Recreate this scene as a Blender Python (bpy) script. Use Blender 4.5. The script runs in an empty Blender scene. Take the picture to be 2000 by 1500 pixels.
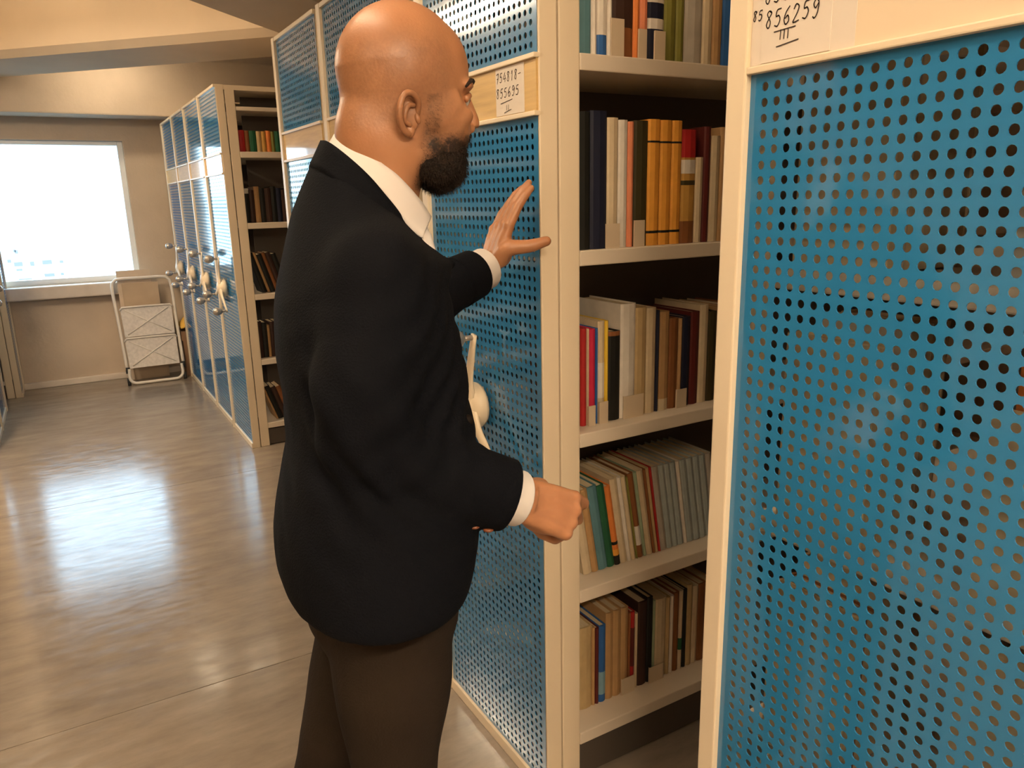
import bpy, bmesh, math, random
from mathutils import Vector, Matrix, noise

random.seed(7)
scene = bpy.context.scene
COL = scene.collection

# ------------------------------------------------------------------ camera
CR = Vector((0.86109, -0.50799, -0.02166))      # camera right
CD = Vector((-0.13947, -0.19502, -0.97083))     # camera down
CF = Vector((0.48895, 0.83899, -0.23878))       # camera forward
CAM = Vector((0, 0, 1.5))
FPX = 1488.0
cam_data = bpy.data.cameras.new('camera')
cam_data.sensor_width = 36
cam_data.lens = 36 * FPX / 2000
cam_data.clip_start = 0.02
cam_data.clip_end = 400
cam = bpy.data.objects.new('camera', cam_data)
COL.objects.link(cam)
m = Matrix.Identity(4)
for i in range(3):
    m[i][0] = CR[i]; m[i][1] = -CD[i]; m[i][2] = -CF[i]; m[i][3] = CAM[i]
cam.matrix_world = m
scene.camera = cam


def at(px, py, t):
    """world point seen at a photo position, t metres deep"""
    return CAM + t * (CR * ((px - 1000) / FPX) + CD * ((py - 750) / FPX) + CF)


# ------------------------------------------------------------------ world, lights, exposure
scene.view_settings.view_transform = 'Standard'
scene.view_settings.look = 'None'
scene.view_settings.gamma = 1
scene.view_settings.use_curve_mapping = False
scene.view_settings.exposure = 0.0
world = bpy.data.worlds.new('world')
scene.world = world
world.use_nodes = True
bg = world.node_tree.nodes['Background']
bg.inputs['Color'].default_value = (0.52, 0.79, 1.0, 1)
bg.inputs['Strength'].default_value = 8.0

LAMP_COL = (1.0, 0.80, 0.56)


def area(name, loc, size, size_y, energy, rot=(0, 0, 0), col=LAMP_COL):
    l = bpy.data.lights.new(name, 'AREA')
    l.shape = 'RECTANGLE'; l.size = size; l.size_y = size_y
    l.energy = energy; l.color = col
    o = bpy.data.objects.new(name, l)
    o.location = loc; o.rotation_euler = rot
    COL.objects.link(o)
    return o


# window portal: a sampling hint for the daylight that comes through the real opening
pl = area('window_portal', (-0.41, 7.72, 1.45), 2.0, 1.2, 1, (math.radians(-90), 0, 0))
pl.data.cycles.is_portal = True

# ------------------------------------------------------------------ materials
MATS = {}


def mat(name, col, rough=0.5, spec=0.5, metal=0.0, coat=0.0, sheen=0.0, sss=0.0,
        noise_amt=0.0, noise_scale=8.0, bump=0.0, bump_scale=60.0, emit=None, stretch=None):
    if name in MATS:
        return MATS[name]
    mt = bpy.data.materials.new(name)
    mt.use_nodes = True
    nt = mt.node_tree
    b = nt.nodes['Principled BSDF']
    b.inputs['Base Color'].default_value = (*col, 1)
    b.inputs['Roughness'].default_value = rough
    b.inputs['Specular IOR Level'].default_value = spec
    b.inputs['Metallic'].default_value = metal
    b.inputs['Coat Weight'].default_value = coat
    b.inputs['Coat Roughness'].default_value = 0.05
    b.inputs['Sheen Weight'].default_value = sheen
    if sss:
        b.inputs['Subsurface Weight'].default_value = sss
        b.inputs['Subsurface Radius'].default_value = (0.012, 0.005, 0.003)
        b.inputs['Subsurface Scale'].default_value = 1.0
    tc = nt.nodes.new('ShaderNodeTexCoord')
    mp = nt.nodes.new('ShaderNodeMapping')
    nt.links.new(tc.outputs['Object'], mp.inputs['Vector'])
    if stretch:
        mp.inputs['Scale'].default_value = stretch
    if noise_amt:
        nz = nt.nodes.new('ShaderNodeTexNoise')
        nz.inputs['Scale'].default_value = noise_scale
        nz.inputs['Detail'].default_value = 5
        nt.links.new(mp.outputs['Vector'], nz.inputs['Vector'])
        mr = nt.nodes.new('ShaderNodeMapRange')
        mr.inputs['From Min'].default_value = 0.3
        mr.inputs['From Max'].default_value = 0.7
        mr.inputs['To Min'].default_value = 1 - noise_amt
        mr.inputs['To Max'].default_value = 1 + noise_amt
        nt.links.new(nz.outputs['Fac'], mr.inputs['Value'])
        mx = nt.nodes.new('ShaderNodeVectorMath')
        mx.operation = 'SCALE'
        mx.inputs[0].default_value = col
        nt.links.new(mr.outputs['Result'], mx.inputs['Scale'])
        nt.links.new(mx.outputs['Vector'], b.inputs['Base Color'])
    if bump:
        n2 = nt.nodes.new('ShaderNodeTexNoise')
        n2.inputs['Scale'].default_value = bump_scale
        n2.inputs['Detail'].default_value = 4
        nt.links.new(mp.outputs['Vector'], n2.inputs['Vector'])
        bp = nt.nodes.new('ShaderNodeBump')
        bp.inputs['Strength'].default_value = bump
        bp.inputs['Distance'].default_value = 0.01
        nt.links.new(n2.outputs['Fac'], bp.inputs['Height'])
        nt.links.new(bp.outputs['Normal'], b.inputs['Normal'])
    if emit:
        b.inputs['Emission Color'].default_value = (*emit[0], 1)
        b.inputs['Emission Strength'].default_value = emit[1]
    MATS[name] = mt
    return mt


M_PLASTER = mat('plaster', (0.56, 0.46, 0.36), 0.9, 0.2, noise_amt=0.10, noise_scale=2.2, bump=0.15, bump_scale=40)
M_CEIL = mat('ceiling_concrete', (0.66, 0.56, 0.44), 0.9, 0.2, noise_amt=0.07, noise_scale=1.5, bump=0.1, bump_scale=25)
M_CREAM = mat('cream_paint', (0.72, 0.60, 0.44), 0.38, 0.4)
M_SHELF = mat('shelf_paint', (0.70, 0.60, 0.48), 0.45, 0.4)
M_BLUE = mat('blue_enamel', (0.024, 0.178, 0.385), 0.10, 0.6, coat=0.5, noise_amt=0.04, noise_scale=3)
M_PLINTH = mat('plinth_grey', (0.085, 0.068, 0.055), 0.6, 0.3)
M_SHADEBACK = mat('divider_shade', (0.12, 0.10, 0.085), 0.7, 0.2)  # dark tone stands in for the shade behind the books
M_WOODB = mat('beech_board', (0.60, 0.40, 0.16), 0.5, 0.3, coat=1.0, noise_amt=0.12, noise_scale=6, stretch=(1, 1, 14))
M_PAPER = mat('paper', (0.68, 0.60, 0.52), 0.8, 0.2)
M_INK = mat('ink', (0.06, 0.045, 0.04), 0.8, 0.1)
M_ALU = mat('brushed_metal', (0.42, 0.38, 0.34), 0.35, 0.5, metal=0.6)
M_FRAME = mat('window_white', (0.80, 0.83, 0.86), 0.4)
M_SILL = mat('sill_paint', (0.66, 0.58, 0.50), 0.55, 0.3, noise_amt=0.06)
M_RUBBER = mat('black_rubber', (0.02, 0.02, 0.02), 0.7)
M_LADDER = mat('ladder_white', (0.72, 0.66, 0.58), 0.4)
M_STEP = mat('step_mat', (0.62, 0.57, 0.52), 0.6, noise_amt=0.12, noise_scale=45)
M_CARD = mat('cardboard', (0.50, 0.38, 0.26), 0.85, noise_amt=0.06)
M_CARD2 = mat('cardboard_pale', (0.62, 0.50, 0.38), 0.85, noise_amt=0.05)
M_YELLOW = mat('yellow_cloth', (0.75, 0.45, 0.08), 0.85, bump=0.4, bump_scale=30)
M_PAGES = mat('page_block', (0.62, 0.50, 0.33), 0.9, 0.1, noise_amt=0.1, noise_scale=30, stretch=(30, 1, 1))

# floor: polished, worn, with streaks
M_FLOOR = bpy.data.materials.new('polished_floor')
M_FLOOR.use_nodes = True
nt = M_FLOOR.node_tree
b = nt.nodes['Principled BSDF']
tc = nt.nodes.new('ShaderNodeTexCoord')
mp = nt.nodes.new('ShaderNodeMapping'); mp.inputs['Scale'].default_value = (1.0, 3.2, 1)
nt.links.new(tc.outputs['Object'], mp.inputs['Vector'])
n1 = nt.nodes.new('ShaderNodeTexNoise'); n1.inputs['Scale'].default_value = 3.0; n1.inputs['Detail'].default_value = 9; n1.inputs['Roughness'].default_value = 0.68
nt.links.new(mp.outputs['Vector'], n1.inputs['Vector'])
cr = nt.nodes.new('ShaderNodeValToRGB')
cr.color_ramp.elements[0].position = 0.32; cr.color_ramp.elements[0].color = (0.185, 0.15, 0.12, 1)
cr.color_ramp.elements[1].position = 0.70; cr.color_ramp.elements[1].color = (0.285, 0.235, 0.185, 1)
nt.links.new(n1.outputs['Fac'], cr.inputs['Fac'])
nt.links.new(cr.outputs['Color'], b.inputs['Base Color'])
n2 = nt.nodes.new('ShaderNodeTexNoise'); n2.inputs['Scale'].default_value = 9.0; n2.inputs['Detail'].default_value = 6
nt.links.new(mp.outputs['Vector'], n2.inputs['Vector'])
mr = nt.nodes.new('ShaderNodeMapRange'); mr.inputs['From Min'].default_value = 0.3; mr.inputs['From Max'].default_value = 0.7
mr.inputs['To Min'].default_value = 0.10; mr.inputs['To Max'].default_value = 0.24
nt.links.new(n2.outputs['Fac'], mr.inputs['Value'])
nt.links.new(mr.outputs['Result'], b.inputs['Roughness'])
b.inputs['Specular IOR Level'].default_value = 0.5
bp = nt.nodes.new('ShaderNodeBump'); bp.inputs['Strength'].default_value = 0.03; bp.inputs['Distance'].default_value = 0.01
nt.links.new(n2.outputs['Fac'], bp.inputs['Height']); nt.links.new(bp.outputs['Normal'], b.inputs['Normal'])

# glass pane: clear with a weak reflection
M_GLASS = bpy.data.materials.new('window_glass')
M_GLASS.use_nodes = True
nt = M_GLASS.node_tree; nt.nodes.clear()
out = nt.nodes.new('ShaderNodeOutputMaterial'); mix = nt.nodes.new('ShaderNodeMixShader')
tr = nt.nodes.new('ShaderNodeBsdfTransparent'); gl = nt.nodes.new('ShaderNodeBsdfGlossy'); gl.inputs['Roughness'].default_value = 0.02
mix.inputs[0].default_value = 0.05
nt.links.new(tr.outputs[0], mix.inputs[1]); nt.links.new(gl.outputs[0], mix.inputs[2]); nt.links.new(mix.outputs[0], out.inputs[0])


# ------------------------------------------------------------------ mesh helpers
def link(name, me, parent=None, loc=None, rot=None):
    o = bpy.data.objects.new(name, me)
    COL.objects.link(o)
    if parent:
        o.parent = parent
    if loc is not None:
        o.location = loc
    if rot is not None:
        o.rotation_euler = rot
    return o


def bm_mesh(name, bm, material, smooth=False):
    me = bpy.data.meshes.new(name)
    bm.normal_update()
    bm.to_mesh(me); bm.free()
    if material:
        me.materials.append(material)
    if smooth:
        for p in me.polygons:
            p.use_smooth = True
    return me


def add_box(bm, x0, x1, y0, y1, z0, z1, bevel=0.0):
    vs = [bm.verts.new((x, y, z)) for x in (x0, x1) for y in (y0, y1) for z in (z0, z1)]
    fs = [(0, 1, 3, 2), (4, 6, 7, 5), (0, 4, 5, 1), (2, 3, 7, 6), (0, 2, 6, 4), (1, 5, 7, 3)]
    faces = [bm.faces.new([vs[i] for i in f]) for f in fs]
    if bevel:
        es = list({e for f in faces for e in f.edges})
        bmesh.ops.bevel(bm, geom=es, offset=bevel, segments=2, affect='EDGES', profile=0.6)


def box(name, material, x0, x1, y0, y1, z0, z1, parent=None, bevel=0.0):
    bm = bmesh.new()
    add_box(bm, x0, x1, y0, y1, z0, z1, bevel)
    return link(name, bm_mesh(name, bm, material), parent)


def ring_loft(bm, rings, cap=True, closed=True):
    """rings: list of lists of Vector, all the same length"""
    vr = [[bm.verts.new(p) for p in r] for r in rings]
    n = len(vr[0])
    for a, b_ in zip(vr[:-1], vr[1:]):
        for i in range(n if closed else n - 1):
            j = (i + 1) % n
            bm.faces.new((a[i], a[j], b_[j], b_[i]))
    if cap and closed:
        bm.faces.new(list(reversed(vr[0])))
        bm.faces.new(vr[-1])
    return vr


def catmull(pts, k=6):
    pts = [Vector(p) for p in pts]
    if len(pts) < 3:
        return pts
    out = []
    P = [2 * pts[0] - pts[1]] + pts + [2 * pts[-1] - pts[-2]]
    for i in range(1, len(P) - 2):
        p0, p1, p2, p3 = P[i - 1], P[i], P[i + 1], P[i + 2]
        for s in range(k):
            t = s / k
            out.append(0.5 * ((2 * p1) + (p2 - p0) * t + (2 * p0 - 5 * p1 + 4 * p2 - p3) * t * t + (3 * p1 - p0 - 3 * p2 + p3) * t ** 3))
    out.append(pts[-1])
    return out


def tube(bm, path, radii, n=12, up=Vector((0, 0, 1)), flat=1.0, cap=True):
    """tube along path; radii scalar or list; flat scales the second axis"""
    path = [Vector(p) for p in path]
    if not isinstance(radii, (list, tuple)):
        radii = [radii] * len(path)
    rings = []
    prev = None
    for i, p in enumerate(path):
        a = path[max(i - 1, 0)]; c = path[min(i + 1, len(path) - 1)]
        d = (c - a)
        d = d.normalized() if d.length > 1e-9 else Vector((0, 0, 1))
        if prev is None:
            s = d.cross(up)
            if s.length < 1e-3:
                s = d.cross(Vector((1, 0, 0)))
            s.normalize()
        else:
            s = prev - d * prev.dot(d)
            s.normalize()
        prev = s
        q = s.cross(d).normalized()
        r = radii[i]
        rings.append([p + s * (r * math.cos(2 * math.pi * k / n)) + q * (r * flat * math.sin(2 * math.pi * k / n)) for k in range(n)])
    ring_loft(bm, rings, cap)


def interp_path(ctrl, k=6):
    """ctrl: list of (point, radius); smooth in both"""
    P = catmull([Vector((*p, 0))[:3] for p, r in ctrl], k)
    R = []
    rs = [r for p, r in ctrl]
    for i in range(len(rs) - 1):
        for s in range(k):
            t = s / k
            t2 = t * t * (3 - 2 * t)
            R.append(rs[i] * (1 - t2) + rs[i + 1] * t2)
    R.append(rs[-1])
    return P, R


def ellipsoid(bm, c, r, frame=None, seg=20, ring=12):
    """frame: 3x3 matrix with columns of local axes"""
    c = Vector(c)
    F = frame or Matrix.Identity(3)
    rings = []
    top = bm.verts.new(c + F @ Vector((0, 0, r[2])))
    bot = bm.verts.new(c + F @ Vector((0, 0, -r[2])))
    for i in range(1, ring):
        th = math.pi * i / ring
        rings.append([bm.verts.new(c + F @ Vector((r[0] * math.sin(th) * math.cos(2 * math.pi * k / seg), r[1] * math.sin(th) * math.sin(2 * math.pi * k / seg), r[2] * math.cos(th)))) for k in range(seg)])
    for k in range(seg):
        j = (k + 1) % seg
        bm.faces.new((top, rings[0][k], rings[0][j]))
        bm.faces.new((bot, rings[-1][j], rings[-1][k]))
        for a, b_ in zip(rings[:-1], rings[1:]):
            bm.faces.new((a[k], b_[k], b_[j], a[j]))


def remesh(bm, voxel, smooth_iter=6, smooth_fac=0.5):
    """union of everything in bm as one continuous surface"""
    me = bpy.data.meshes.new('tmp'); bm.to_mesh(me); bm.free()
    o = bpy.data.objects.new('tmp', me); COL.objects.link(o)
    md = o.modifiers.new('r', 'REMESH'); md.mode = 'VOXEL'; md.voxel_size = voxel; md.use_smooth_shade = True
    if smooth_iter:
        sm = o.modifiers.new('s', 'SMOOTH'); sm.iterations = smooth_iter; sm.factor = smooth_fac
    dg = bpy.context.evaluated_depsgraph_get(); dg.update()
    res = bpy.data.meshes.new_from_object(o.evaluated_get(dg))
    bpy.data.objects.remove(o); bpy.data.meshes.remove(me)
    for p in res.polygons:
        p.use_smooth = True
    return res


def empty(name, loc=(0, 0, 0), rz=0.0):
    o = bpy.data.objects.new(name, None)
    o.empty_display_size = 0.1
    o.location = loc; o.rotation_euler = (0, 0, rz)
    COL.objects.link(o)
    return o


def tag(o, label=None, cat=None, group=None, kind=None):
    if label: o['label'] = label
    if cat: o['category'] = cat
    if group: o['group'] = group
    if kind: o['kind'] = kind
    return o


def copy_tree(o, parent=None):
    c = o.copy()
    COL.objects.link(c)
    c.parent = parent
    for ch in o.children:
        copy_tree(ch, c)
    return c


# ------------------------------------------------------------------ room shell
XL, XR, YF, YB, ZC = -3.2, 3.9, -2.4, 7.5, 3.25
D = 0.877                                     # plane of the cabinet ends

fl = tag(box('floor', M_PLINTH, XL, XR, YF, YB + 0.3, -0.12, -0.012), kind='structure')
ys = [YF, -1.65, 0.35, 2.355, 4.345, 6.34, YB]
for i in range(len(ys) - 1):
    p = box('floor_panel', M_FLOOR, XL, XR, ys[i] + 0.0015, ys[i + 1] - 0.0015, -0.012, 0.0, fl)

# window wall with the opening
WX0, WX1, WZ0, WZ1 = -1.4, 0.60, 0.865, 2.03
bm = bmesh.new()
add_box(bm, XL, WX0, YB, YB + 0.3, 0, ZC)
add_box(bm, WX1, XR, YB, YB + 0.3, 0, ZC)
add_box(bm, WX0, WX1, YB, YB + 0.3, 0, WZ0)
add_box(bm, WX0, WX1, YB, YB + 0.3, WZ1, ZC)
tag(link('wall_back', bm_mesh('wall_back', bm, M_PLASTER)), kind='structure')
tag(box('wall_left', M_PLASTER, XL - 0.2, XL, YF, YB + 0.3, 0, ZC), kind='structure')
tag(box('wall_right', M_PLASTER, XR, XR + 0.2, YF, YB + 0.3, 0, ZC), kind='structure')
tag(box('wall_front', M_PLASTER, XL, XR, YF - 0.2, YF, 0, ZC), kind='structure')
tag(box('baseboard_back', M_SILL, -0.95, 0.95, YB - 0.03, YB, 0.0, 0.055, bevel=0.008), kind='structure')

# window: frame, pane, sill
bm = bmesh.new()
fw = 0.045
add_box(bm, WX0, WX0 + fw, YB + 0.04, YB + 0.12, WZ0, WZ1, 0.004)
add_box(bm, WX1 - fw, WX1, YB + 0.04, YB + 0.12, WZ0, WZ1, 0.004)
add_box(bm, WX0 + fw, WX1 - fw, YB + 0.04, YB + 0.12, WZ0, WZ0 + fw, 0.004)
add_box(bm, WX0 + fw, WX1 - fw, YB + 0.04, YB + 0.12, WZ1 - fw * 0.8, WZ1, 0.004)
win = tag(link('window_1', bm_mesh('window_1', bm, M_FRAME)), kind='structure')
box('window_pane', M_GLASS, WX0 + fw, WX1 - fw, YB + 0.075, YB + 0.081, WZ0 + fw, WZ1 - fw * 0.8, win)
box('window_sill', M_SILL, WX0 - 0.05, WX1 + 0.03, YB - 0.11, YB, 0.755, WZ0 - 0.004, win, bevel=0.012)

# ceiling slab with deep crossing beams
ceil = tag(box('ceiling', M_CEIL, XL, XR, YF, YB + 0.3, ZC, ZC + 0.2), kind='structure')
S2 = math.sqrt(0.5)
ZB = 2.45


def beam(c0, c1, kind, z0=ZB, r0=-9, r1=9):
    """diagonal beam: kind 'A' between x+y=c0..c1, 'B' between y-x=c0..c1, clipped to the room"""
    def clip(poly, a, b, c):                     # keep a*x+b*y<=c
        out = []
        for i in range(len(poly)):
            p, q = poly[i], poly[(i + 1) % len(poly)]
            dp, dq = a * p[0] + b * p[1] - c, a * q[0] + b * q[1] - c
            if dp <= 0: out.append(p)
            if dp * dq < 0:
                t = dp / (dp - dq)
                out.append((p[0] + t * (q[0] - p[0]), p[1] + t * (q[1] - p[1])))
        return out
    s = 1 if kind == 'A' else -1
    poly = [(XL, YF), (XR, YF), (XR, YB), (XL, YB)]
    poly = clip(poly, s, 1, c1); poly = clip(poly, -s, -1, -c0)
    if len(poly) < 3: return
    bm = bmesh.new()
    ch = 0.05                                     # chamfered lower arrises via bevel
    lo = [bm.verts.new((x, y, z0)) for x, y in poly]; hi = [bm.verts.new((x, y, ZC)) for x, y in poly]
    n = len(poly)
    bm.faces.new(list(reversed(lo))); bm.faces.new(hi)
    for i in range(n):
        bm.faces.new((lo[i], lo[(i + 1) % n], hi[(i + 1) % n], hi[i]))
    bm.edges.ensure_lookup_table()
    es = [e for e in bm.edges if all(abs(v.co.z - z0) < 1e-5 for v in e.verts)]
    bmesh.ops.bevel(bm, geom=es, offset=0.045, segments=1, affect='EDGES')
    link('beam', bm_mesh('beam', bm, M_CEIL), ceil)


beam(6.11, 7.04, 'A'); beam(2.1, 3.0, 'A'); beam(-3.3, -2.4, 'A')
beam(2.67, 3.57, 'B'); beam(-3.2, -2.3, 'B'); beam(7.6, 8.5, 'B')
# edge beam above the window
bm = bmesh.new()
add_box(bm, XL, XR, 7.18, YB, 2.205, 2.66, 0.012)
add_box(bm, XL, XR, 7.34, YB, 2.66, ZC)
link('beam', bm_mesh('edge_beam', bm, M_PLASTER), ceil)


# ------------------------------------------------------------------ ceiling lamps (fluorescent battens between the beams)
M_TUBE = mat('lamp_tube', (1, 0.95, 0.85), 0.4, emit=((1.0, 0.82, 0.58), 36.0))
M_LAMPBODY = mat('lamp_body', (0.8, 0.78, 0.72), 0.5)


def ceiling_lamp(loc, rz, energy, label, length=1.25, up=0.8):
    r = empty('ceiling_lamp', loc, rz)
    tag(r, label, 'lamp', 'fluorescent battens hung between the beams')
    bm = bmesh.new()
    add_box(bm, -length / 2, length / 2, -0.06, 0.06, 0.05, 0.10, 0.008)
    link('lamp_housing', bm_mesh('lamp_housing', bm, M_LAMPBODY), r)
    for s in (-1, 1):
        bm = bmesh.new()
        tube(bm, [(s * length * 0.35, 0, 0.10), (s * length * 0.35, 0, ZC - loc[2])], 0.006, 8)
        link('hanger', bm_mesh('hanger', bm, M_LAMPBODY), r)
    for s in (-1, 1):
        bm = bmesh.new()
        tube(bm, [(-length / 2 + 0.03, s * 0.032, 0.03), (length / 2 - 0.03, s * 0.032, 0.03)], 0.016, 12)
        link('lamp_tube', bm_mesh('lamp_tube', bm, M_TUBE, True), r)
    l = bpy.data.lights.new('lamp_light', 'AREA')
    l.shape = 'RECTANGLE'; l.size = length - 0.1; l.size_y = 0.10; l.energy = energy; l.color = LAMP_COL
    lo = bpy.data.objects.new('lamp_light', l); lo.location = (0, 0, 0.008); COL.objects.link(lo); lo.parent = r
    l2 = l.copy(); l2.energy = energy * up
    lo2 = bpy.data.objects.new('lamp_light', l2); lo2.location = (0, 0, 0.108); lo2.rotation_euler = (math.pi, 0, 0); COL.objects.link(lo2); lo2.parent = r
    return r


ceiling_lamp((0.16, 6.72, 2.62), 0.0, 2, 'fluorescent batten above the window behind the diagonal beam', up=0.1)
ceiling_lamp((-0.7, 4.55, 2.62), math.radians(90), 60, 'fluorescent batten over the far part of the aisle')
ceiling_lamp((0.05, 1.35, 2.66), math.radians(90), 3, 'fluorescent batten over the man in the aisle')
ceiling_lamp((0.0, -1.30, 2.60), 0.0, 92, 'fluorescent batten behind the photographer, over the aisle', up=0.5)
ceiling_lamp((-1.35, -0.35, 2.60), math.radians(90), 10, 'fluorescent batten behind the photographer, left of the aisle', up=0.5)


# ------------------------------------------------------------------ mobile shelving units
def perforated(name, w, h, pitch=0.0212, rad=0.0062, n=12, mx=0.026, mz=0.017):
    """sheet in the local y-z plane (x=0 front), real round holes; w along y, h along z"""
    nc = int((w - 2 * mx + pitch * 0.3) / pitch) + 1
    nr = int((h - 2 * mz + pitch * 0.3) / pitch) + 1
    gw, gh = nc * pitch, nr * pitch
    y1 = w - mx + pitch / 2; y0 = y1 - gw
    z1 = h - mz + pitch / 2 - 0.001; z0 = z1 - gh
    V, F = [], []
    th = 0.002
    ringo = [(math.cos(2 * math.pi * k / n) * rad, math.sin(2 * math.pi * k / n) * rad) for k in range(n)]
    q = n // 4
    for i in range(nc):
        for j in range(nr):
            cy, cz = y0 + (i + .5) * pitch, z0 + (j + .5) * pitch
            b0 = len(V)
            hp = pitch / 2
            V += [(0, cy + hp, cz + hp), (0, cy - hp, cz + hp), (0, cy - hp, cz - hp), (0, cy + hp, cz - hp)]
            V += [(0, cy + a, cz + c) for a, c in ringo]
            V += [(th, cy + a, cz + c) for a, c in ringo]
            r0 = b0 + 4
            for k in range(4):
                for s in range(q):
                    F.append((b0 + k, r0 + (k * q + s + 1) % n, r0 + (k * q + s) % n))
                F.append((b0 + k, b0 + (k + 1) % 4, r0 + ((k + 1) * q) % n))
            for s in range(n):
                F.append((r0 + s, r0 + (s + 1) % n, r0 + n + (s + 1) % n, r0 + n + s))
    # plain borders
    def quad(ya, yb, za, zb):
        if yb - ya < 1e-5 or zb - za < 1e-5: return
        k = len(V)
        V.extend([(0, ya, za), (0, yb, za), (0, yb, zb), (0, ya, zb)])
        F.append((k, k + 3, k + 2, k + 1))
    quad(0, w, 0, z0); quad(0, w, z1, h); quad(0, y0, z0, z1); quad(y1, w, z0, z1)
    me = bpy.data.meshes.new(name)
    me.from_pydata(V, [], F)
    me.materials.append(M_BLUE)
    me.update()
    return me


SHELF_Z = [0.148, 0.555, 0.958, 1.381, 1.787, 2.035]
UH = 2.15


def make_unit(W, L=2.2, crank=True, board=None, strip=0.035):
    """shelving unit: end plane x=0, near side y=0, runs to +x"""
    r = empty('mobile_shelving')
    box('plinth', M_PLINTH, 0.03, L, 0.015, W - 0.015, 0.006, 0.104, r)
    # end frame
    bm = bmesh.new()
    add_box(bm, -0.004, 0.026, W - strip, W, 0.0, UH, 0.003)
    add_box(bm, 0.0, 0.02, 0.0, W - strip, 0.0, 0.034, 0.003)
    add_box(bm, -0.002, 0.02, 0.0, W - strip, UH - 0.016, UH, 0.003)
    add_box(bm, -0.003, 0.02, 0.0, W - strip, 1.660, 1.670, 0.002)
    add_box(bm, -0.003, 0.02, 0.0, W - strip, 1.771, 1.781, 0.002)
    link('end_frame', bm_mesh('end_frame', bm, M_CREAM), r)
    pw = W - strip - 0.003
    lower = link('perforated_panel', perforated('perforated_panel_lower', pw, 1.660 - 0.034), r, (0.0075, 0.003, 0.034))
    upper = link('perforated_panel', perforated('perforated_panel_upper', pw, UH - 0.016 - 1.781), r, (0.0075, 0.003, 1.781))
    box('label_board', board or M_WOODB, 0.004, 0.012, 0.003, W - strip, 1.670, 1.771, r)
    # uprights on both sides, at both ends
    for y0, y1 in ((0.0, 0.014), (W - 0.014, W)):
        for xa in (0.009, L - 0.112):
            bm = bmesh.new(); add_box(bm, xa, xa + 0.045, y0, y1, 0.0, UH, 0.003)
            link('end_flange', bm_mesh('end_flange', bm, M_CREAM), r)
            bm = bmesh.new(); add_box(bm, xa + 0.049, xa + 0.103, y0 + 0.002, y1 - 0.002, 0.0, UH - 0.01, 0.004)
            link('upright', bm_mesh('upright', bm, M_CREAM), r)
    # shelves
    for k, z in enumerate(SHELF_Z):
        bm = bmesh.new()
        t = 0.034 if k < 5 else 0.022
        add_box(bm, 0.112, L - 0.11, 0.001, W - 0.001, z - t, z, 0.003)
        link('shelf', bm_mesh('shelf', bm, M_SHELF), r)
    box('top_panel', M_CREAM, 0.022, L, 0.001, W - 0.001, UH - 0.028, UH - 0.002, r)
    box('shade_divider', M_SHADEBACK, 0.20, L - 0.05, W / 2 - 0.004, W / 2 + 0.004, 0.15, UH - 0.03, r)  # added centre sheet, coloured dark so the space behind the books looks shaded
    if crank:
        cy, cz = W / 2, 0.985
        bm = bmesh.new()
        rings = []
        for x, rr in ((-0.002, 0.056), (-0.012, 0.060), (-0.032, 0.052), (-0.048, 0.036), (-0.054, 0.014)):
            rings.append([Vector((x, cy + rr * math.cos(a), cz + rr * math.sin(a))) for a in [2 * math.pi * k / 24 for k in range(24)]])
        ring_loft(bm, rings)
        hub = link('crank_hub', bm_mesh('crank_hub', bm, M_CREAM, True), r)
        for ang in (-137, 103, -17):
            a = math.radians(ang)
            dy, dz = math.cos(a), math.sin(a)
            bm = bmesh.new()
            pts = [(-0.034, cy + dy * 0.02, cz + dz * 0.02), (-0.036, cy + dy * 0.09, cz + dz * 0.09), (-0.032, cy + dy * 0.195, cz + dz * 0.195)]
            P, R = interp_path([(p, q) for p, q in zip(pts, (0.034, 0.016, 0.012))], 5)
            tube(bm, P, R, 10, up=Vector((1, 0, 0)), flat=0.45)
            link('crank_arm', bm_mesh('crank_arm', bm, M_CREAM, True), hub)
            bm = bmesh.new()
            ex = (cy + dy * 0.188, cz + dz * 0.188)
            tube(bm, [(-0.03, *ex), (-0.068, *ex)], 0.0065, 10)
            P, R = interp_path([((-0.060, *ex), 0.011), ((-0.072, *ex), 0.021), ((-0.092, *ex), 0.025), ((-0.108, *ex), 0.020), ((-0.115, *ex), 0.006)], 4)
            tube(bm, P, R, 14)
            link('crank_knob', bm_mesh('crank_knob', bm, M_ALU, True), hub)
    return r


W0 = 0.575
GU = 'mobile shelving units along the aisle'
unit = make_unit(W0)
unit.location = (D, 1.385, 0)
tag(unit, 'open cream and blue shelving unit whose edge the man touches', 'shelving unit', GU)
for y, lab in ((2.205, 'second closed blue shelving unit behind the man, beside the gap at his chin'),
               (2.83, 'tall blue shelving unit behind the man with beam reflections, left edge by the gap'),
               (4.76, 'blue shelving unit showing open shelves on the far side of the gap'),
               (5.385, 'far blue shelving unit, second from the far open shelves'),
               (6.01, 'far blue shelving unit, third from the far open shelves'),
               (6.635, 'blue shelving unit nearest the window wall, behind the step ladder')):
    c = copy_tree(unit)
    c.location = (D, y, 0)
    tag(c, lab, 'shelving unit', GU)
right = make_unit(0.70, crank=False, board=mat('cream_board', (0.72, 0.58, 0.42), 0.5), strip=0.036)
right.location = (D, 0.158, 0)
tag(right, 'nearest blue perforated shelving unit with paper number label, at right', 'shelving unit', GU)
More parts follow.
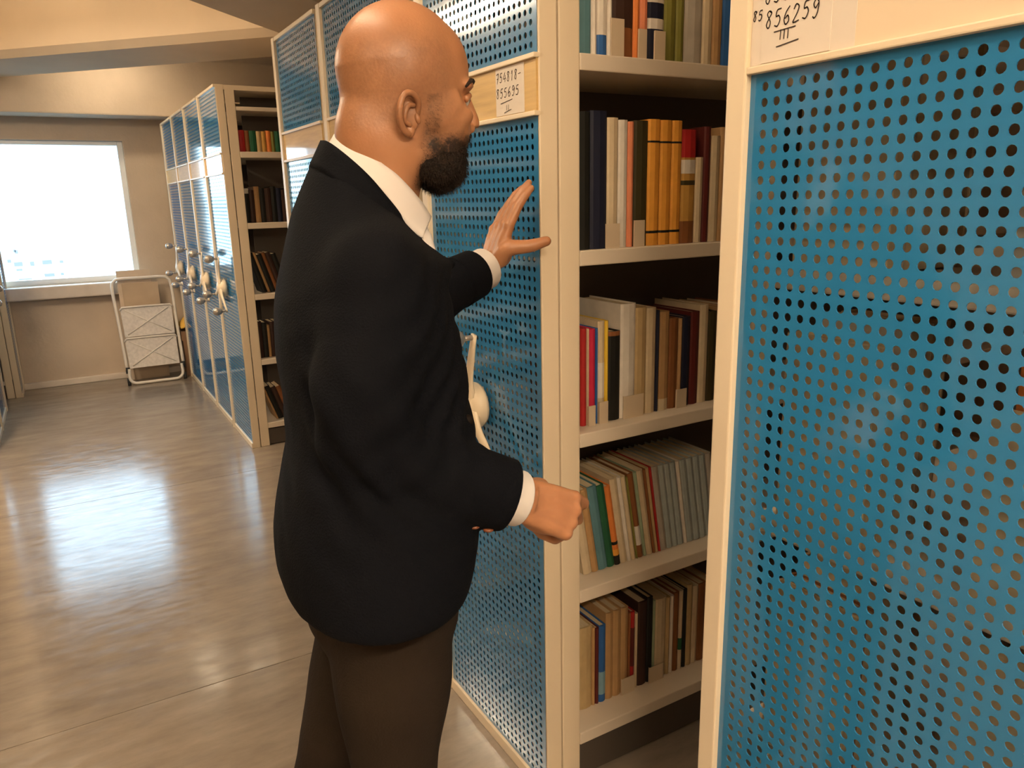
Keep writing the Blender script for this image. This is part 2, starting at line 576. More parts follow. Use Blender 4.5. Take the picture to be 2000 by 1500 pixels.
# row across the aisle, seen only as an edge at far left
lu = make_unit(0.29, crank=False)
lu.location = (-0.403, 7.2, 0); lu.scale = (-1, 1, 1)
tag(lu, 'narrow cream shelving unit standing against the window wall at the left picture border', 'shelving unit', 'shelving units across the aisle')
for y, lab in ((6.225, 'blue shelving unit at the left picture border, farther of the two with cranks'), (5.62, 'blue shelving unit at the left picture border, nearer of the two with cranks')):
    c = copy_tree(unit)
    c.location = (-0.50, y, 0); c.scale = (-1, 1, 1)
    tag(c, lab, 'shelving unit', 'shelving units across the aisle')

# ------------------------------------------------------------------ handwriting on the number labels
GLYPH = {
    '0': [[(.5, 1), (.2, .8), (.15, .3), (.45, 0), (.8, .3), (.8, .8), (.5, 1)]],
    '1': [[(.3, .7), (.6, 1), (.5, 0)]],
    '2': [[(.15, .75), (.4, 1), (.75, .85), (.6, .5), (.15, 0), (.85, .05)]],
    '4': [[(.6, 1), (.1, .4), (.85, .4)], [(.7, .7), (.6, 0)]],
    '5': [[(.85, 1), (.35, .95), (.25, .6), (.6, .62), (.78, .35), (.5, .02), (.12, .08)]],
    '6': [[(.75, 1), (.35, .7), (.15, .3), (.4, 0), (.75, .2), (.6, .5), (.25, .35)]],
    '7': [[(.15, .95), (.85, 1), (.45, 0)], [(.35, .5), (.75, .52)]],
    '8': [[(.7, .9), (.45, 1), (.25, .8), (.7, .35), (.5, 0), (.2, .2), (.45, .55), (.8, .85), (.6, 1)]],
    '9': [[(.8, .8), (.5, 1), (.2, .75), (.45, .5), (.8, .75), (.7, .2), (.4, -.05), (.2, .05)]],
    'I': [[(.5, 1), (.5, 0)]],
    '-': [[(.15, .5), (.85, .55)]],
}


def stroke(bm, pts, w, x):
    """flat pen ribbon in the y-z plane (writing runs toward -y)"""
    P = catmull([Vector((x, *p)) for p in pts], 4) if len(pts) > 2 else [Vector((x, *p)) for p in pts]
    for i, a in enumerate(P[:-1]):
        b_ = P[i + 1]
        d = (b_ - a).normalized()
        s = d.cross(Vector((1, 0, 0))) * w / 2
        e = d * w * 0.3
        bm.faces.new([bm.verts.new(v) for v in (a - e + s, a - e - s, b_ + e - s, b_ + e + s)])


def write(bm, text, y, z, h, adv, w, x, slant=0.15, rise=0.0):
    """y: start (larger y is further left in view)"""
    for k, chh in enumerate(text):
        for st in GLYPH.get(chh, []):
            jit = random.uniform(-.04, .04) * h
            stroke(bm, [(y - k * adv - (px * adv * 0.85 + py * h * slant * 0.3), z + py * h + jit + rise * k) for px, py in st], w, x)


def label_sheet(name, parent, y0, y1, z0, z1, lines, extra, x=-0.0005):
    """paper on the unit's label board with the ink strokes as a child; y in unit space"""
    p = box(name, M_PAPER, x, x + 0.0012, y0, y1, z0, z1, parent)
    bm = bmesh.new()
    for a in lines: write(bm, *a, x=x - 0.0006)
    for pts, w in extra: stroke(bm, pts, w, x - 0.0006)
    link('handwriting', bm_mesh('handwriting', bm, M_INK), p)
    return p


def line_args(text, y, z, h, adv, w):
    return (text, y, z, h, adv, w)


# the labels are stuck on the boards and move with the units: parts of them
uy = 1.385
label_sheet('number_label', unit, 1.433 - uy, 1.551 - uy, 1.672, 1.7695,
            [line_args('754818-', 1.549 - uy, 1.740, 0.019, 0.0155, 0.0016), line_args('855695', 1.549 - uy, 1.709, 0.019, 0.0165, 0.0016),
             line_args('II', 1.508 - uy, 1.682, 0.010, 0.008, 0.0014)],
            [([(1.530 - uy, 1.697), (1.480 - uy, 1.702)], 0.0015), ([(1.515 - uy, 1.677), (1.485 - uy, 1.682)], 0.0015)], x=0.0025)
ry = 0.158
label_sheet('number_label', right, 0.690 - ry, 0.802 - ry, 1.672, 1.7695,
            [line_args('855696', 0.800 - ry, 1.7460, 0.022, 0.0155, 0.0017), line_args('856259', 0.797 - ry, 1.7160, 0.0215, 0.0152, 0.0017),
             line_args('III', 0.772 - ry, 1.6980, 0.012, 0.0062, 0.0016)],
            [([(0.780 - ry, 1.7090), (0.745 - ry, 1.7105)], 0.0016), ([(0.775 - ry, 1.6895), (0.739 - ry, 1.6935)], 0.0016)], x=0.0022)
label_sheet('backing_label', right, 0.655 - ry, 0.8215 - ry, 1.671, 1.7705,
            [line_args('85', 0.8205 - ry, 1.7290, 0.013, 0.0095, 0.0014)], [], x=0.0035)


# ------------------------------------------------------------------ books
def colmat(c, rough=0.55):
    key = 'cloth_%d_%d_%d' % tuple(int(v * 1000) for v in c)
    return mat(key, c, rough, 0.3, noise_amt=0.10, noise_scale=25)


PAL = dict(navy=(0.010, 0.012, 0.03), cream=(0.62, 0.50, 0.33), white=(0.72, 0.66, 0.58), orange=(0.72, 0.22, 0.05), salmon=(0.70, 0.24, 0.12),
           olive=(0.045, 0.035, 0.012), amber=(0.80, 0.36, 0.055), ochre=(0.55, 0.30, 0.07), red=(0.42, 0.02, 0.02), pink=(0.55, 0.02, 0.06),
           yellow=(0.72, 0.48, 0.04), black=(0.012, 0.012, 0.01), tan=(0.45, 0.27, 0.12), brown=(0.24, 0.09, 0.03), darkred=(0.10, 0.015, 0.012),
           blue=(0.03, 0.12, 0.35), teal=(0.10, 0.22, 0.26), green=(0.02, 0.11, 0.05), paleblue=(0.40, 0.45, 0.44), grey=(0.46, 0.42, 0.36),
           lightblue=(0.22, 0.38, 0.46), moss=(0.20, 0.19, 0.04), darkbrown=(0.045, 0.02, 0.014), palegreen=(0.30, 0.38, 0.25), sand=(0.50, 0.36, 0.18))
ORD = ['first', 'second', 'third', 'fourth', 'fifth', 'sixth', 'seventh', 'eighth', 'ninth', 'tenth', 'eleventh', 'twelfth', 'thirteenth',
       'fourteenth', 'fifteenth', 'sixteenth', 'seventeenth', 'eighteenth', 'nineteenth', 'twentieth', 'twenty-first', 'twenty-second', 'twenty-third', 'twenty-fourth', 'twenty-fifth', 'twenty-sixth', 'twenty-seventh']


def make_book(t, h, d, col, label, group, bands=None):
    """local: spine on y=0 facing -y, x from 0 to t, base z=0"""
    bm = bmesh.new()
    c = min(0.0028, t * 0.16)
    # cover shell: rounded spine and two boards, one profile extruded upward
    outer = [(0, d), (0, 0.004), (t * 0.15, 0.0008), (t * 0.5, -0.0015), (t * 0.85, 0.0008), (t, 0.004), (t, d)]
    inner = [(t - c, d), (t - c, 0.006), (c, 0.006), (c, d)]
    prof = outer + inner
    lo = [bm.verts.new((x, y, 0)) for x, y in prof]; hi = [bm.verts.new((x, y, h)) for x, y in prof]
    n = len(prof)
    for i in range(n):
        j = (i + 1) % n
        bm.faces.new((lo[i], lo[j], hi[j], hi[i]))
    # end faces as quads: left board, spine, right board
    for rng, rev in ((lo, True), (hi, False)):
        for f in ((0, 1, 9, 10), (1, 2, 3, 9), (3, 4, 5, 8), (3, 8, 9), (5, 6, 7, 8)):
            vs = [rng[k] for k in f]
            bm.faces.new(list(reversed(vs)) if rev else vs)
    o = link('book', bm_mesh('book', bm, colmat(PAL[col])))
    tag(o, label, 'book', group)
    box('page_block', M_PAGES, c, t - c, 0.006, d - 0.004, 0.003, h - 0.004, o)
    for (z0, z1, bc) in (bands or []):
        bm = bmesh.new()
        pr = [(-0.0006, 0.0042), (t * 0.15, 0.0), (t * 0.5, -0.0022), (t * 0.85, 0.0), (t + 0.0006, 0.0042)]
        ring_loft(bm, [[Vector((x, y, h * z0)) for x, y in pr], [Vector((x, y, h * z1)) for x, y in pr]], cap=False, closed=False)
        link('spine_band', bm_mesh('spine_band', bm, colmat(PAL[bc])), o)
    return o


SHN = {4: 'topmost shelf', 3: 'raised-hand shelf', 2: 'middle shelf', 1: 'leaning-books shelf', 0: 'lowest shelf'}


def book_row(shelf, x0, setback, items, lean=0.0, yunit=1.385, where='open unit', names=SHN, group=None, side=1, wunit=W0, first_of='white post'):
    x = x0
    for k, it in enumerate(items):
        col, t, h, d = it[:4]
        bands = it[4] if len(it) > 4 else None
        ln = it[5] if len(it) > 5 else lean
        lab = '%s book, %s from %s, %s of %s' % (col.replace('pale', 'pale ').replace('dark', 'dark ').replace('light', 'light '), ORD[k], first_of, names[shelf], where)
        o = make_book(t, h, d, col, lab, group or ('books on the %s' % names[shelf]), bands)
        if side > 0:
            o.location = (x, yunit + setback, SHELF_Z[shelf] + 0.0005)
        else:
            o.location = (x + t, yunit + wunit - setback, SHELF_Z[shelf] + 0.0005)
            o.rotation_euler = (0, 0, math.pi)
        if ln:
            a = math.radians(ln)
            o.rotation_euler = (0, -a, o.rotation_euler[2])       # top leans toward -x
            o.location.z += 0.0
            if ln < 0:
                o.location.z += 0
            o.location.z += t * math.sin(abs(a)) if ln < 0 else 0
            x += t / math.cos(a) + 0.0008
        else:
            x += t + 0.0008


s2 = 0.00155
row4 = [('teal', .036, 0.207, .20), ('white', .014, 0.166, .17), ('blue', .026, 0.186, .19, [(.22, .75, 'white')]), ('white', .013, 0.166, .17), ('darkbrown', .056, 0.200, .2, [(0, .3, 'brown')]),
        ('orange', .017, 0.193, .19), ('salmon', .022, 0.200, .19), ('navy', .046, 0.214, .2, [(.3, .4, 'white'), (.55, .65, 'white')]), ('moss', .034, 0.193, .19), ('moss', .024, 0.200, .19), ('grey', .055, 0.186, .2), ('cream', .03, 0.179, .2), ('tan', .03, 0.179, .2), ('blue', .04, 0.193, .2), ('cream', .035, 0.172, .19)]
row3 = [('black', .035, .292, .21), ('navy', .045, .295, .21), ('cream', .030, .282, .20), ('white', .026, .278, .19), ('salmon', .017, .275, .19), ('olive', .040, .278, .2),
        ('amber', .036, .282, .2, [(.82, .835, 'black'), (.10, .12, 'black')]), ('amber', .034, .281, .2, [(.82, .835, 'black'), (.10, .12, 'black')]), ('amber', .031, .281, .2, [(.82, .835, 'black'), (.10, .12, 'black')]),
        ('ochre', .044, .262, .2, [(.0, .2, 'brown'), (.52, .56, 'olive'), (.62, .74, 'white'), (.76, 1.0, 'red')]), ('cream', .024, .20, .2), ('darkred', .022, .27, .2), ('cream', .03, .25, .18), ('tan', .03, .27, .19), ('brown', .04, .27, .19)]
row2 = [('brown', .034, .24, .18), ('red', .017, .238, .18), ('cream', .006, .236, .18), ('pink', .018, .234, .18), ('blue', .006, .235, .18), ('cream', .020, .25, .18, [(.25, .6, 'white')]), ('yellow', .010, .25, .18), ('black', .036, .222, .17, [(.95, 1.0, 'brown')]),
        ('white', .046, .285, .19), ('sand', .034, .272, .19), ('cream', .030, .268, .19), ('navy', .010, .26, .19), ('tan', .032, .255, .18, [(0, .12, 'cream')]), ('brown', .030, .235, .18), ('tan', .012, .232, .18), ('navy', .028, .235, .18), ('darkred', .030, .245, .18), ('cream', .03, .26, .18), ('olive', .03, .24, .18), ('tan', .03, .25, .18), ('cream', .03, .25, .18), ('brown', .03, .25, .18)]
row1 = [('cream', .026, .24, .17), ('tan', .020, .235, .16), ('teal', .028, .238, .17), ('green', .022, .236, .17), ('orange', .018, .228, .16, [(0, .12, 'black'), (.12, .2, 'amber'), (.26, .3, 'black')]), ('cream', .022, .245, .17), ('white', .012, .246, .17), ('cream', .014, .245, .17), ('moss', .006, .24, .17),
        ('brown', .018, .248, .17, [(.15, .38, 'white')]), ('palegreen', .010, .248, .17), ('cream', .020, .25, .17), ('brown', .008, .25, .17), ('sand', .010, .252, .17), ('red', .008, .252, .17), ('grey', .022, .25, .17), ('paleblue', .020, .25, .17), ('paleblue', .018, .25, .17), ('paleblue', .020, .25, .17), ('white', .012, .25, .17), ('paleblue', .024, .25, .17)]
row1x = [('paleblue', .022, .25, .17), ('paleblue', .022, .25, .17), ('paleblue', .022, .25, .17), ('grey', .02, .25, .17)]
row1 += row1x
row0 = [('tan', .046, .25, .17), ('sand', .040, .245, .17), ('tan', .010, .235, .17), ('darkred', .012, .23, .17), ('blue', .022, .232, .17, [(.1, .4, 'lightblue')]), ('tan', .024, .262, .18), ('tan', .026, .262, .18), ('tan', .024, .262, .18), ('brown', .008, .24, .17), ('red', .014, .24, .17, [(.3, .8, 'darkred')]), ('cream', .010, .23, .17), ('darkbrown', .032, .26, .18), ('black', .020, .265, .18),
        ('palegreen', .008, .25, .17), ('cream', .040, .25, .18), ('sand', .014, .245, .17), ('white', .012, .245, .17), ('brown', .020, .25, .17), ('cream', .014, .25, .17, [(.25, .4, 'green')]), ('black', .014, .25, .17), ('sand', .022, .26, .17), ('cream', .02, .25, .17), ('brown', .03, .25, .17), ('tan', .03, .25, .17)]
book_row(4, 0.993, 0.016, row4)
book_row(3, 0.993, 0.016, row3)
book_row(2, 0.992, 0.050, row2)
book_row(1, 1.044, 0.060, row1, lean=9.5)
book_row(0, 0.994, 0.075, row0)

# metal bookends in front of the spines
M_BE = mat('bookend_cream', (0.60, 0.48, 0.34), 0.5)


def bookend(x, shelf, w, h, setback, yunit, label, deep=0.1):
    r = empty('bookend', (x, yunit + setback, SHELF_Z[shelf]))
    tag(r, label, 'bookend', 'cream metal bookends')
    box('face_plate', M_BE, 0, w, -0.0045, -0.003, 0.0002, h, r)
    box('side_plate', M_BE, 0, 0.0012, -0.003, 0.0, 0.0002, h, r)


bookend(1.067, 3, 0.038, 0.055, 0.014, 1.385, 'cream bookend before the cream books on the raised hand shelf')
bookend(1.148, 3, 0.030, 0.060, 0.014, 1.385, 'cream bookend between olive and amber books on the raised hand shelf')
bookend(1.043, 2, 0.020, 0.05, 0.046, 1.385, 'narrow cream bookend before the pink book')
bookend(1.075, 2, 0.026, 0.055, 0.046, 1.385, 'cream bookend before the yellow spine')
bookend(1.150, 2, 0.062, 0.058, 0.046, 1.385, 'wide cream bookend at the foot of the white book')
bookend(1.322, 2, 0.034, 0.05, 0.046, 1.385, 'cream bookend before the tan and navy books at the panel edge')
bookend(1.075, 4, 0.034, 0.075, 0.012, 1.385, 'cream bookend before the dark brown book on the topmost shelf')
bookend(1.150, 4, 0.022, 0.06, 0.012, 1.385, 'narrow cream bookend before the orange book on the topmost shelf')
bookend(1.195, 4, 0.030, 0.06, 0.012, 1.385, 'cream bookend before the navy patterned book on the topmost shelf')
bookend(1.176, 0, 0.045, 0.05, 0.071, 1.385, 'cream bookend before the tan books on the lowest shelf')
bookend(1.275, 0, 0.052, 0.05, 0.071, 1.385, 'cream bookend before the cream book on the lowest shelf')

# far open unit
FN = {4: 'top shelf', 3: 'second shelf', 2: 'third shelf', 1: 'fourth shelf', 0: 'bottom shelf'}
FG = 'books in the far open unit'
book_row(4, 0.992, 0.02, [('red', .034, .12, .14), ('brown', .024, .118, .14), ('green', .04, .118, .14), ('sand', .028, .116, .14), ('ochre', .026, .116, .14), ('orange', .028, .12, .14), ('moss', .02, .116, .14), ('green', .034, .118, .14), ('red', .03, .116, .14), ('cream', .03, .12, .14)],
         yunit=4.76, where='far open unit', names=FN, group=FG)
book_row(3, 0.992, 0.05, [('black', .03, .2, .16, [(.85, 1, 'white')]), ('darkbrown', .03, .19, .16), ('tan', .03, .21, .16), ('black', .03, .2, .16), ('darkbrown', .036, .2, .16), ('black', .03, .21, .16), ('navy', .03, .2, .16), ('darkbrown', .034, .19, .16), ('black', .03, .2, .16)],
         yunit=4.76, where='far open unit', names=FN, group=FG)
book_row(2, 1.05, 0.06, [('black', .03, .25, .16), ('tan', .016, .25, .16), ('black', .03, .24, .16), ('brown', .02, .25, .16), ('darkbrown', .03, .25, .16), ('black', .03, .24, .16)], lean=16,
         yunit=4.76, where='far open unit', names=FN, group=FG)
book_row(1, 0.992, 0.06, [('darkbrown', .03, .23, .16), ('black', .03, .22, .16), ('tan', .016, .2, .16), ('darkbrown', .03, .22, .16), ('black', .03, .22, .16), ('brown', .03, .22, .16)],
         yunit=4.76, where='far open unit', names=FN, group=FG)
book_row(0, 1.06, 0.06, [('tan', .012, .26, .16), ('black', .03, .23, .16), ('darkbrown', .03, .22, .16), ('brown', .03, .22, .16)], lean=18,
         yunit=4.76, where='far open unit', names=FN, group=FG)

# books whose ends show through the holes of the nearest unit
RN = {5: 'uppermost shelf', 4: 'label height shelf', 3: 'upper middle shelf', 2: 'middle shelf', 1: 'lower middle shelf', 0: 'bottom shelf'}
rr = random.Random(3)
for sh in range(5):
    for side in (1, -1):
        items = []
        for k in range(5):
            c = rr.choice(['cream', 'tan', 'sand', 'cream', 'grey', 'brown', 'cream', 'orange']) if k else rr.choice(['cream', 'white', 'grey', 'cream'])
            items.append((c, rr.uniform(.02, .045), rr.uniform(.24, .345) * (0.63 if sh == 4 else 1), 0.165))
        book_row(sh, 0.990, 0.037 if side < 0 else 0.175, items, yunit=0.158, wunit=0.70, side=side, where='nearest unit, %s side' % ('gap' if side < 0 else 'camera'),
                 names=RN, group='books behind the perforated panel', first_of='blue panel')

# ------------------------------------------------------------------ the man
MF = Vector((0.990, -0.139, 0)).normalized()          # the way he faces
ML = Vector((0.139, 0.990, 0)).normalized()           # his left
UP = Vector((0, 0, 1))
ALPHA = math.radians(22.5)
pn = 32


def sring(c, a, b, p=0.9, n=pn, tilt=0.0):
    out = []
    for k in range(n):
        th = 2 * math.pi * k / n
        ct, sn = math.cos(th), math.sin(th)
        u = math.copysign(abs(ct) ** p, ct) * a
        v = math.copysign(abs(sn) ** p, sn) * b
        out.append(c + MF * u + ML * v + UP * (tilt * u))
    return out


M_SKIN = bpy.data.materials.new('skin')
M_SKIN.use_nodes = True
nt = M_SKIN.node_tree
b = nt.nodes['Principled BSDF']
b.inputs['Roughness'].default_value = 0.42
b.inputs['Specular IOR Level'].default_value = 0.45
b.inputs['Subsurface Weight'].default_value = 0.12
b.inputs['Subsurface Radius'].default_value = (0.010, 0.004, 0.002)
b.inputs['Subsurface Scale'].default_value = 1.0
tc = nt.nodes.new('ShaderNodeTexCoord')
nz = nt.nodes.new('ShaderNodeTexNoise'); nz.inputs['Scale'].default_value = 14; nz.inputs['Detail'].default_value = 4
nt.links.new(tc.outputs['Object'], nz.inputs['Vector'])
cr = nt.nodes.new('ShaderNodeValToRGB')
cr.color_ramp.elements[0].position = 0.3; cr.color_ramp.elements[0].color = (0.34, 0.148, 0.069, 1)
cr.color_ramp.elements[1].position = 0.72; cr.color_ramp.elements[1].color = (0.42, 0.195, 0.095, 1)
nt.links.new(nz.outputs['Fac'], cr.inputs['Fac'])
at1 = nt.nodes.new('ShaderNodeAttribute'); at1.attribute_name = 'stubble'
nf = nt.nodes.new('ShaderNodeTexNoise'); nf.inputs['Scale'].default_value = 260; nf.inputs['Detail'].default_value = 2
nt.links.new(tc.outputs['Object'], nf.inputs['Vector'])
nm = nt.nodes.new('ShaderNodeTexNoise'); nm.inputs['Scale'].default_value = 45; nm.inputs['Detail'].default_value = 3
nt.links.new(tc.outputs['Object'], nm.inputs['Vector'])
ad = nt.nodes.new('ShaderNodeMath'); ad.operation = 'ADD'
nt.links.new(nf.outputs['Fac'], ad.inputs[0]); nt.links.new(nm.outputs['Fac'], ad.inputs[1])
sb = nt.nodes.new('ShaderNodeMath'); sb.operation = 'MULTIPLY_ADD'; sb.inputs[1].default_value = 1.3; sb.inputs[2].default_value = -0.30
nt.links.new(ad.outputs[0], sb.inputs[0])
ml = nt.nodes.new('ShaderNodeMath'); ml.operation = 'MULTIPLY'; ml.use_clamp = True
nt.links.new(sb.outputs[0], ml.inputs[0]); nt.links.new(at1.outputs['Fac'], ml.inputs[1])
mx = nt.nodes.new('ShaderNodeMix'); mx.data_type = 'RGBA'
nt.links.new(ml.outputs[0], mx.inputs['Factor']); nt.links.new(cr.outputs['Color'], mx.inputs['A'])
mx.inputs['B'].default_value = (0.035, 0.020, 0.013, 1)
nt.links.new(mx.outputs['Result'], b.inputs['Base Color'])
bp = nt.nodes.new('ShaderNodeBump'); bp.inputs['Strength'].default_value = 0.12; bp.inputs['Distance'].default_value = 0.002
nt.links.new(nf.outputs['Fac'], bp.inputs['Height']); nt.links.new(bp.outputs['Normal'], b.inputs['Normal'])

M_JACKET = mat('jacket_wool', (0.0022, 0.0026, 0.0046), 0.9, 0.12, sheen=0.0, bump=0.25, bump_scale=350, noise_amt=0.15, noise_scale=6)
M_TROUSER = mat('trouser_cloth', (0.022, 0.0145, 0.0097), 0.9, 0.15, sheen=0.0, bump=0.2, bump_scale=300, noise_amt=0.15, noise_scale=7)
M_SHIRT = mat('shirt_cotton', (0.64, 0.59, 0.56), 0.8, 0.2)
M_BEARD = mat('beard_hair', (0.020, 0.011, 0.007), 0.6, 0.3, noise_amt=0.5, noise_scale=60, bump=0.9, bump_scale=220)
M_SHOE = mat('shoe_leather', (0.02, 0.014, 0.01), 0.35)
M_BUTTON = mat('horn_button', (0.16, 0.05, 0.02), 0.35)
M_NAIL = mat('fingernail', (0.66, 0.36, 0.24), 0.3)
M_EYE = mat('eye_white', (0.7, 0.66, 0.6), 0.2)

# --- head frame
HS = 0.965
HY = math.radians(6)
HFWD = (MF * math.cos(HY) + ML * math.sin(HY)).normalized()
HLEFT = UP.cross(HFWD).normalized()
HO = at(843, 214, 1.055) + HLEFT * 0.080
ph = math.radians(-6)
HFX = (HFWD * math.cos(ph) - UP * math.sin(ph)).normalized()
HFZ = (UP * math.cos(ph) + HFWD * math.sin(ph)).normalized()
HM = Matrix((HFX, HLEFT, HFZ)).transposed()


def hp(x, y, z):
    x = x + 0.28 * min(z, 0.0)
    z = z * (1.10 if z > 0 else 0.86)
    return HO + HM @ (Vector((x, y, z)) * HS)


def hell(bm, c, r, rot=0.0, seg=20, ring=12):
    fr = HM if not rot else HM @ Matrix.Rotation(rot, 3, 'Y')
    ellipsoid(bm, hp(*c), [r[0] * HS, r[1] * HS, r[2] * HS * (1.08 if c[2] > 0.02 else 0.9)], fr, seg, ring)


body = bmesh.new()
hell(body, (-0.005, 0, 0.055), (0.100, 0.080, 0.094), seg=40, ring=24)      # cranium
hell(body, (-0.024, 0, 0.010), (0.079, 0.070, 0.080), seg=32, ring=20)      # lower occiput
hell(body, (-0.044, 0, 0.000), (0.060, 0.058, 0.075), seg=28, ring=16)
hell(body, (-0.046, 0, -0.035), (0.068, 0.062, 0.095), seg=28, ring=16)     # nape
hell(body, (0.036, 0, 0.058), (0.064, 0.068, 0.070), seg=32, ring=20)       # forehead
hell(body, (0.042, 0, -0.015), (0.054, 0.062, 0.085), seg=32, ring=20)      # face
hell(body, (0.036, 0, -0.070), (0.060, 0.056, 0.045), seg=28, ring=16)      # jaw
hell(body, (0.078, 0, -0.098), (0.026, 0.028, 0.020))                        # chin
for s in (-1, 1):
    hell(body, (0.078, s * 0.030, 0.030), (0.016, 0.030, 0.011))             # brow ridge
    hell(body, (0.062, s * 0.046, -0.012), (0.026, 0.016, 0.020))            # cheekbone
    hell(body, (0.020, s * 0.057, 0.005), (0.045, 0.014, 0.040))             # temple, jaw joint
    hell(body, (0.098, s * 0.012, -0.034), (0.012, 0.009, 0.008))            # nostril
    hell(body, (0.014, s * 0.050, -0.062), (0.030, 0.014, 0.030))            # jaw angle
tube(body, *interp_path([(hp(0.088, 0, 0.030), 0.010), (hp(0.097, 0, 0.006), 0.010), (hp(0.108, 0, -0.020), 0.0115), (hp(0.109, 0, -0.030), 0.0115)], 5), n=14)
hell(body, (0.092, 0, -0.058), (0.012, 0.024, 0.006)); hell(body, (0.090, 0, -0.070), (0.012, 0.022, 0.007))
# neck and hidden trunk, arms and legs under the clothes
NECKC = Vector((0.4354, 1.108, 1.553))
NB = NECKC - MF * 0.030 - UP * 0.085
tube(body, *interp_path([(NB - UP * 0.12, 0.075), (NB, 0.072), (NECKC - MF * 0.003, 0.064), (hp(-0.020, 0, -0.055), 0.062), (hp(-0.012, 0, 0.0), 0.062)], 6), n=28)
tube(body, *interp_path([(at(760, 1100, 1.15), 0.06), (at(735, 850, 1.14), 0.085), (at(715, 560, 1.14), 0.10), (NB - UP * 0.06, 0.085)], 6), n=24)


def hand(bm, wrist, e1, e2, e3, curls, thumb, splay=(0.10, 0.02, -0.05, -0.12), sc=1.0):
    offs = (0.028, 0.009, -0.011, -0.029)
    lens = (0.088, 0.091, 0.086, 0.078)
    segs = ((0.045, 0.027, 0.021), (0.049, 0.031, 0.022), (0.046, 0.029, 0.021), (0.036, 0.022, 0.018))
    rad = (0.0100, 0.0102, 0.0098, 0.0086)
    W = lambda a, b_, c: wrist + (e1 * a + e2 * b_ + e3 * c) * sc
    ellipsoid(bm, W(0.050, 0, -0.003), (0.052 * sc, 0.039 * sc, 0.0165 * sc), Matrix((e1, e2, e3)).transposed())
    ellipsoid(bm, W(0.035, 0.022, -0.012), (0.034 * sc, 0.018 * sc, 0.017 * sc), Matrix((e1, e2, e3)).transposed())
    ellipsoid(bm, W(0.040, -0.024, -0.010), (0.036 * sc, 0.014 * sc, 0.015 * sc), Matrix((e1, e2, e3)).transposed())
    nails = []
    for i in range(4):
        mcp = W(lens[i], offs[i], 0.001)
        tube(bm, *interp_path([(W(0.0, offs[i] * 0.62, 0.0), 0.0165 * sc), (W(0.045, offs[i] * 0.85, 0.002), 0.0135 * sc), (mcp, 0.0118 * sc)], 4), n=12)
        ellipsoid(bm, mcp + e3 * 0.002, (0.012 * sc,) * 3, seg=12, ring=8)
        p = mcp; ang = 0.0
        pts = [(mcp, rad[i] * 1.1 * sc)]
        side = (e1 + e2 * math.tan(splay[i])).normalized()
        for s in range(3):
            ang += math.radians(curls[i][s])
            d = side * math.cos(ang) - e3 * math.sin(ang)
            p = p + d * segs[i][s] * sc
            pts.append((p, rad[i] * (1.02, 0.92, 0.74)[s] * sc))
        nails.append((p, d))
        P, R = [], []
        for (a, ra), (c, rc) in zip(pts[:-1], pts[1:]):
            for k in range(5):
                t = k / 5
                P.append(a.lerp(c, t)); R.append(ra * (1 - t) + rc * t)
        P.append(pts[-1][0]); R.append(pts[-1][1])
        tube(bm, P, R, n=12)
        for (q, rq) in pts[1:]:
            ellipsoid(bm, q, (rq * 1.03,) * 3, seg=12, ring=8)
    tp = [(W(*t[:3]), t[3] * sc) for t in thumb]
    tube(bm, *interp_path(tp, 5), n=12)
    ellipsoid(bm, tp[-1][0], (tp[-1][1],) * 3, seg=12, ring=8)
    return nails, tp


# --- right arm and hand (near the camera, relaxed, fingers curled)
RSH, REL = at(735, 540, 0.99), at(722, 892, 0.975)
RWR = at(1022, 976, 1.045)
fore = (RWR - REL).normalized()
e1 = (CR * 0.80 + CD * 0.34 + CF * 0.48).normalized()
e3 = (-CF * 0.86 - CD * 0.42 - CR * 0.05)
e3 = (e3 - e1 * e3.dot(e1)).normalized()
e2 = e3.cross(e1).normalized()
hand(body, RWR + e1 * 0.002, e1, e2, e3,
     ((30, 84, 40), (44, 88, 42), (58, 86, 42), (74, 80, 42)),
     [(0.012, 0.022, -0.008, 0.016), (0.040, 0.036, -0.022, 0.0145), (0.066, 0.034, -0.042, 0.0115), (0.086, 0.020, -0.055, 0.0090)], splay=(0.16, 0.04, -0.08, -0.20), sc=0.95)
tube(body, *interp_path([(RSH, 0.05), (REL, 0.042), (REL.lerp(RWR, 0.5), 0.036), (RWR - fore * 0.02, 0.027), (RWR + e1 * 0.012, 0.026)], 6), n=16)
tube(body, [NB - UP * 0.09, RSH], [0.07, 0.05], n=16)
# --- left arm and hand (fingers on the panel, thumb on the corner of the frame)
LSH = at(735, 540, 0.99) + ML * 0.34
LEL = at(800, 600, 1.43)
LWR = at(958, 519, 1.585)
tipI = at(1002, 378, 1.580)
l1 = (tipI - LWR).normalized()
l3 = Vector((-0.87, 0.0, 0.44)); l3 = (l3 - l1 * l3.dot(l1)).normalized()
l2 = l1.cross(l3).normalized()
TH = at(1069, 470, 1.560)


def loc_of(p, w, a, b_, c):
    d = p - w
    return (d.dot(a), d.dot(b_), d.dot(c))


tl = loc_of(TH, LWR, l1, l2, l3)
tm = loc_of(at(1035, 480, 1.555), LWR, l1, l2, l3)
hand(body, LWR, l1, l2, l3, ((6, 10, 6), (4, 10, 8), (2, 14, 10), (4, 14, 10)),
     [(0.010, 0.020, -0.004, 0.018), (0.040, 0.040, -0.004, 0.0175), (*tm, 0.0142), (*tl, 0.0112)], splay=(0.06, 0.10, 0.10, 0.08), sc=0.98)
lf = (LWR - LEL).normalized()
tube(body, *interp_path([(LSH, 0.05), (LEL, 0.04), (LEL.lerp(LWR, 0.5), 0.036), (LWR - lf * 0.02, 0.027), (LWR + l1 * 0.012, 0.025)], 6), n=16)
tube(body, [NB - UP * 0.09, LSH], [0.07, 0.05], n=16)
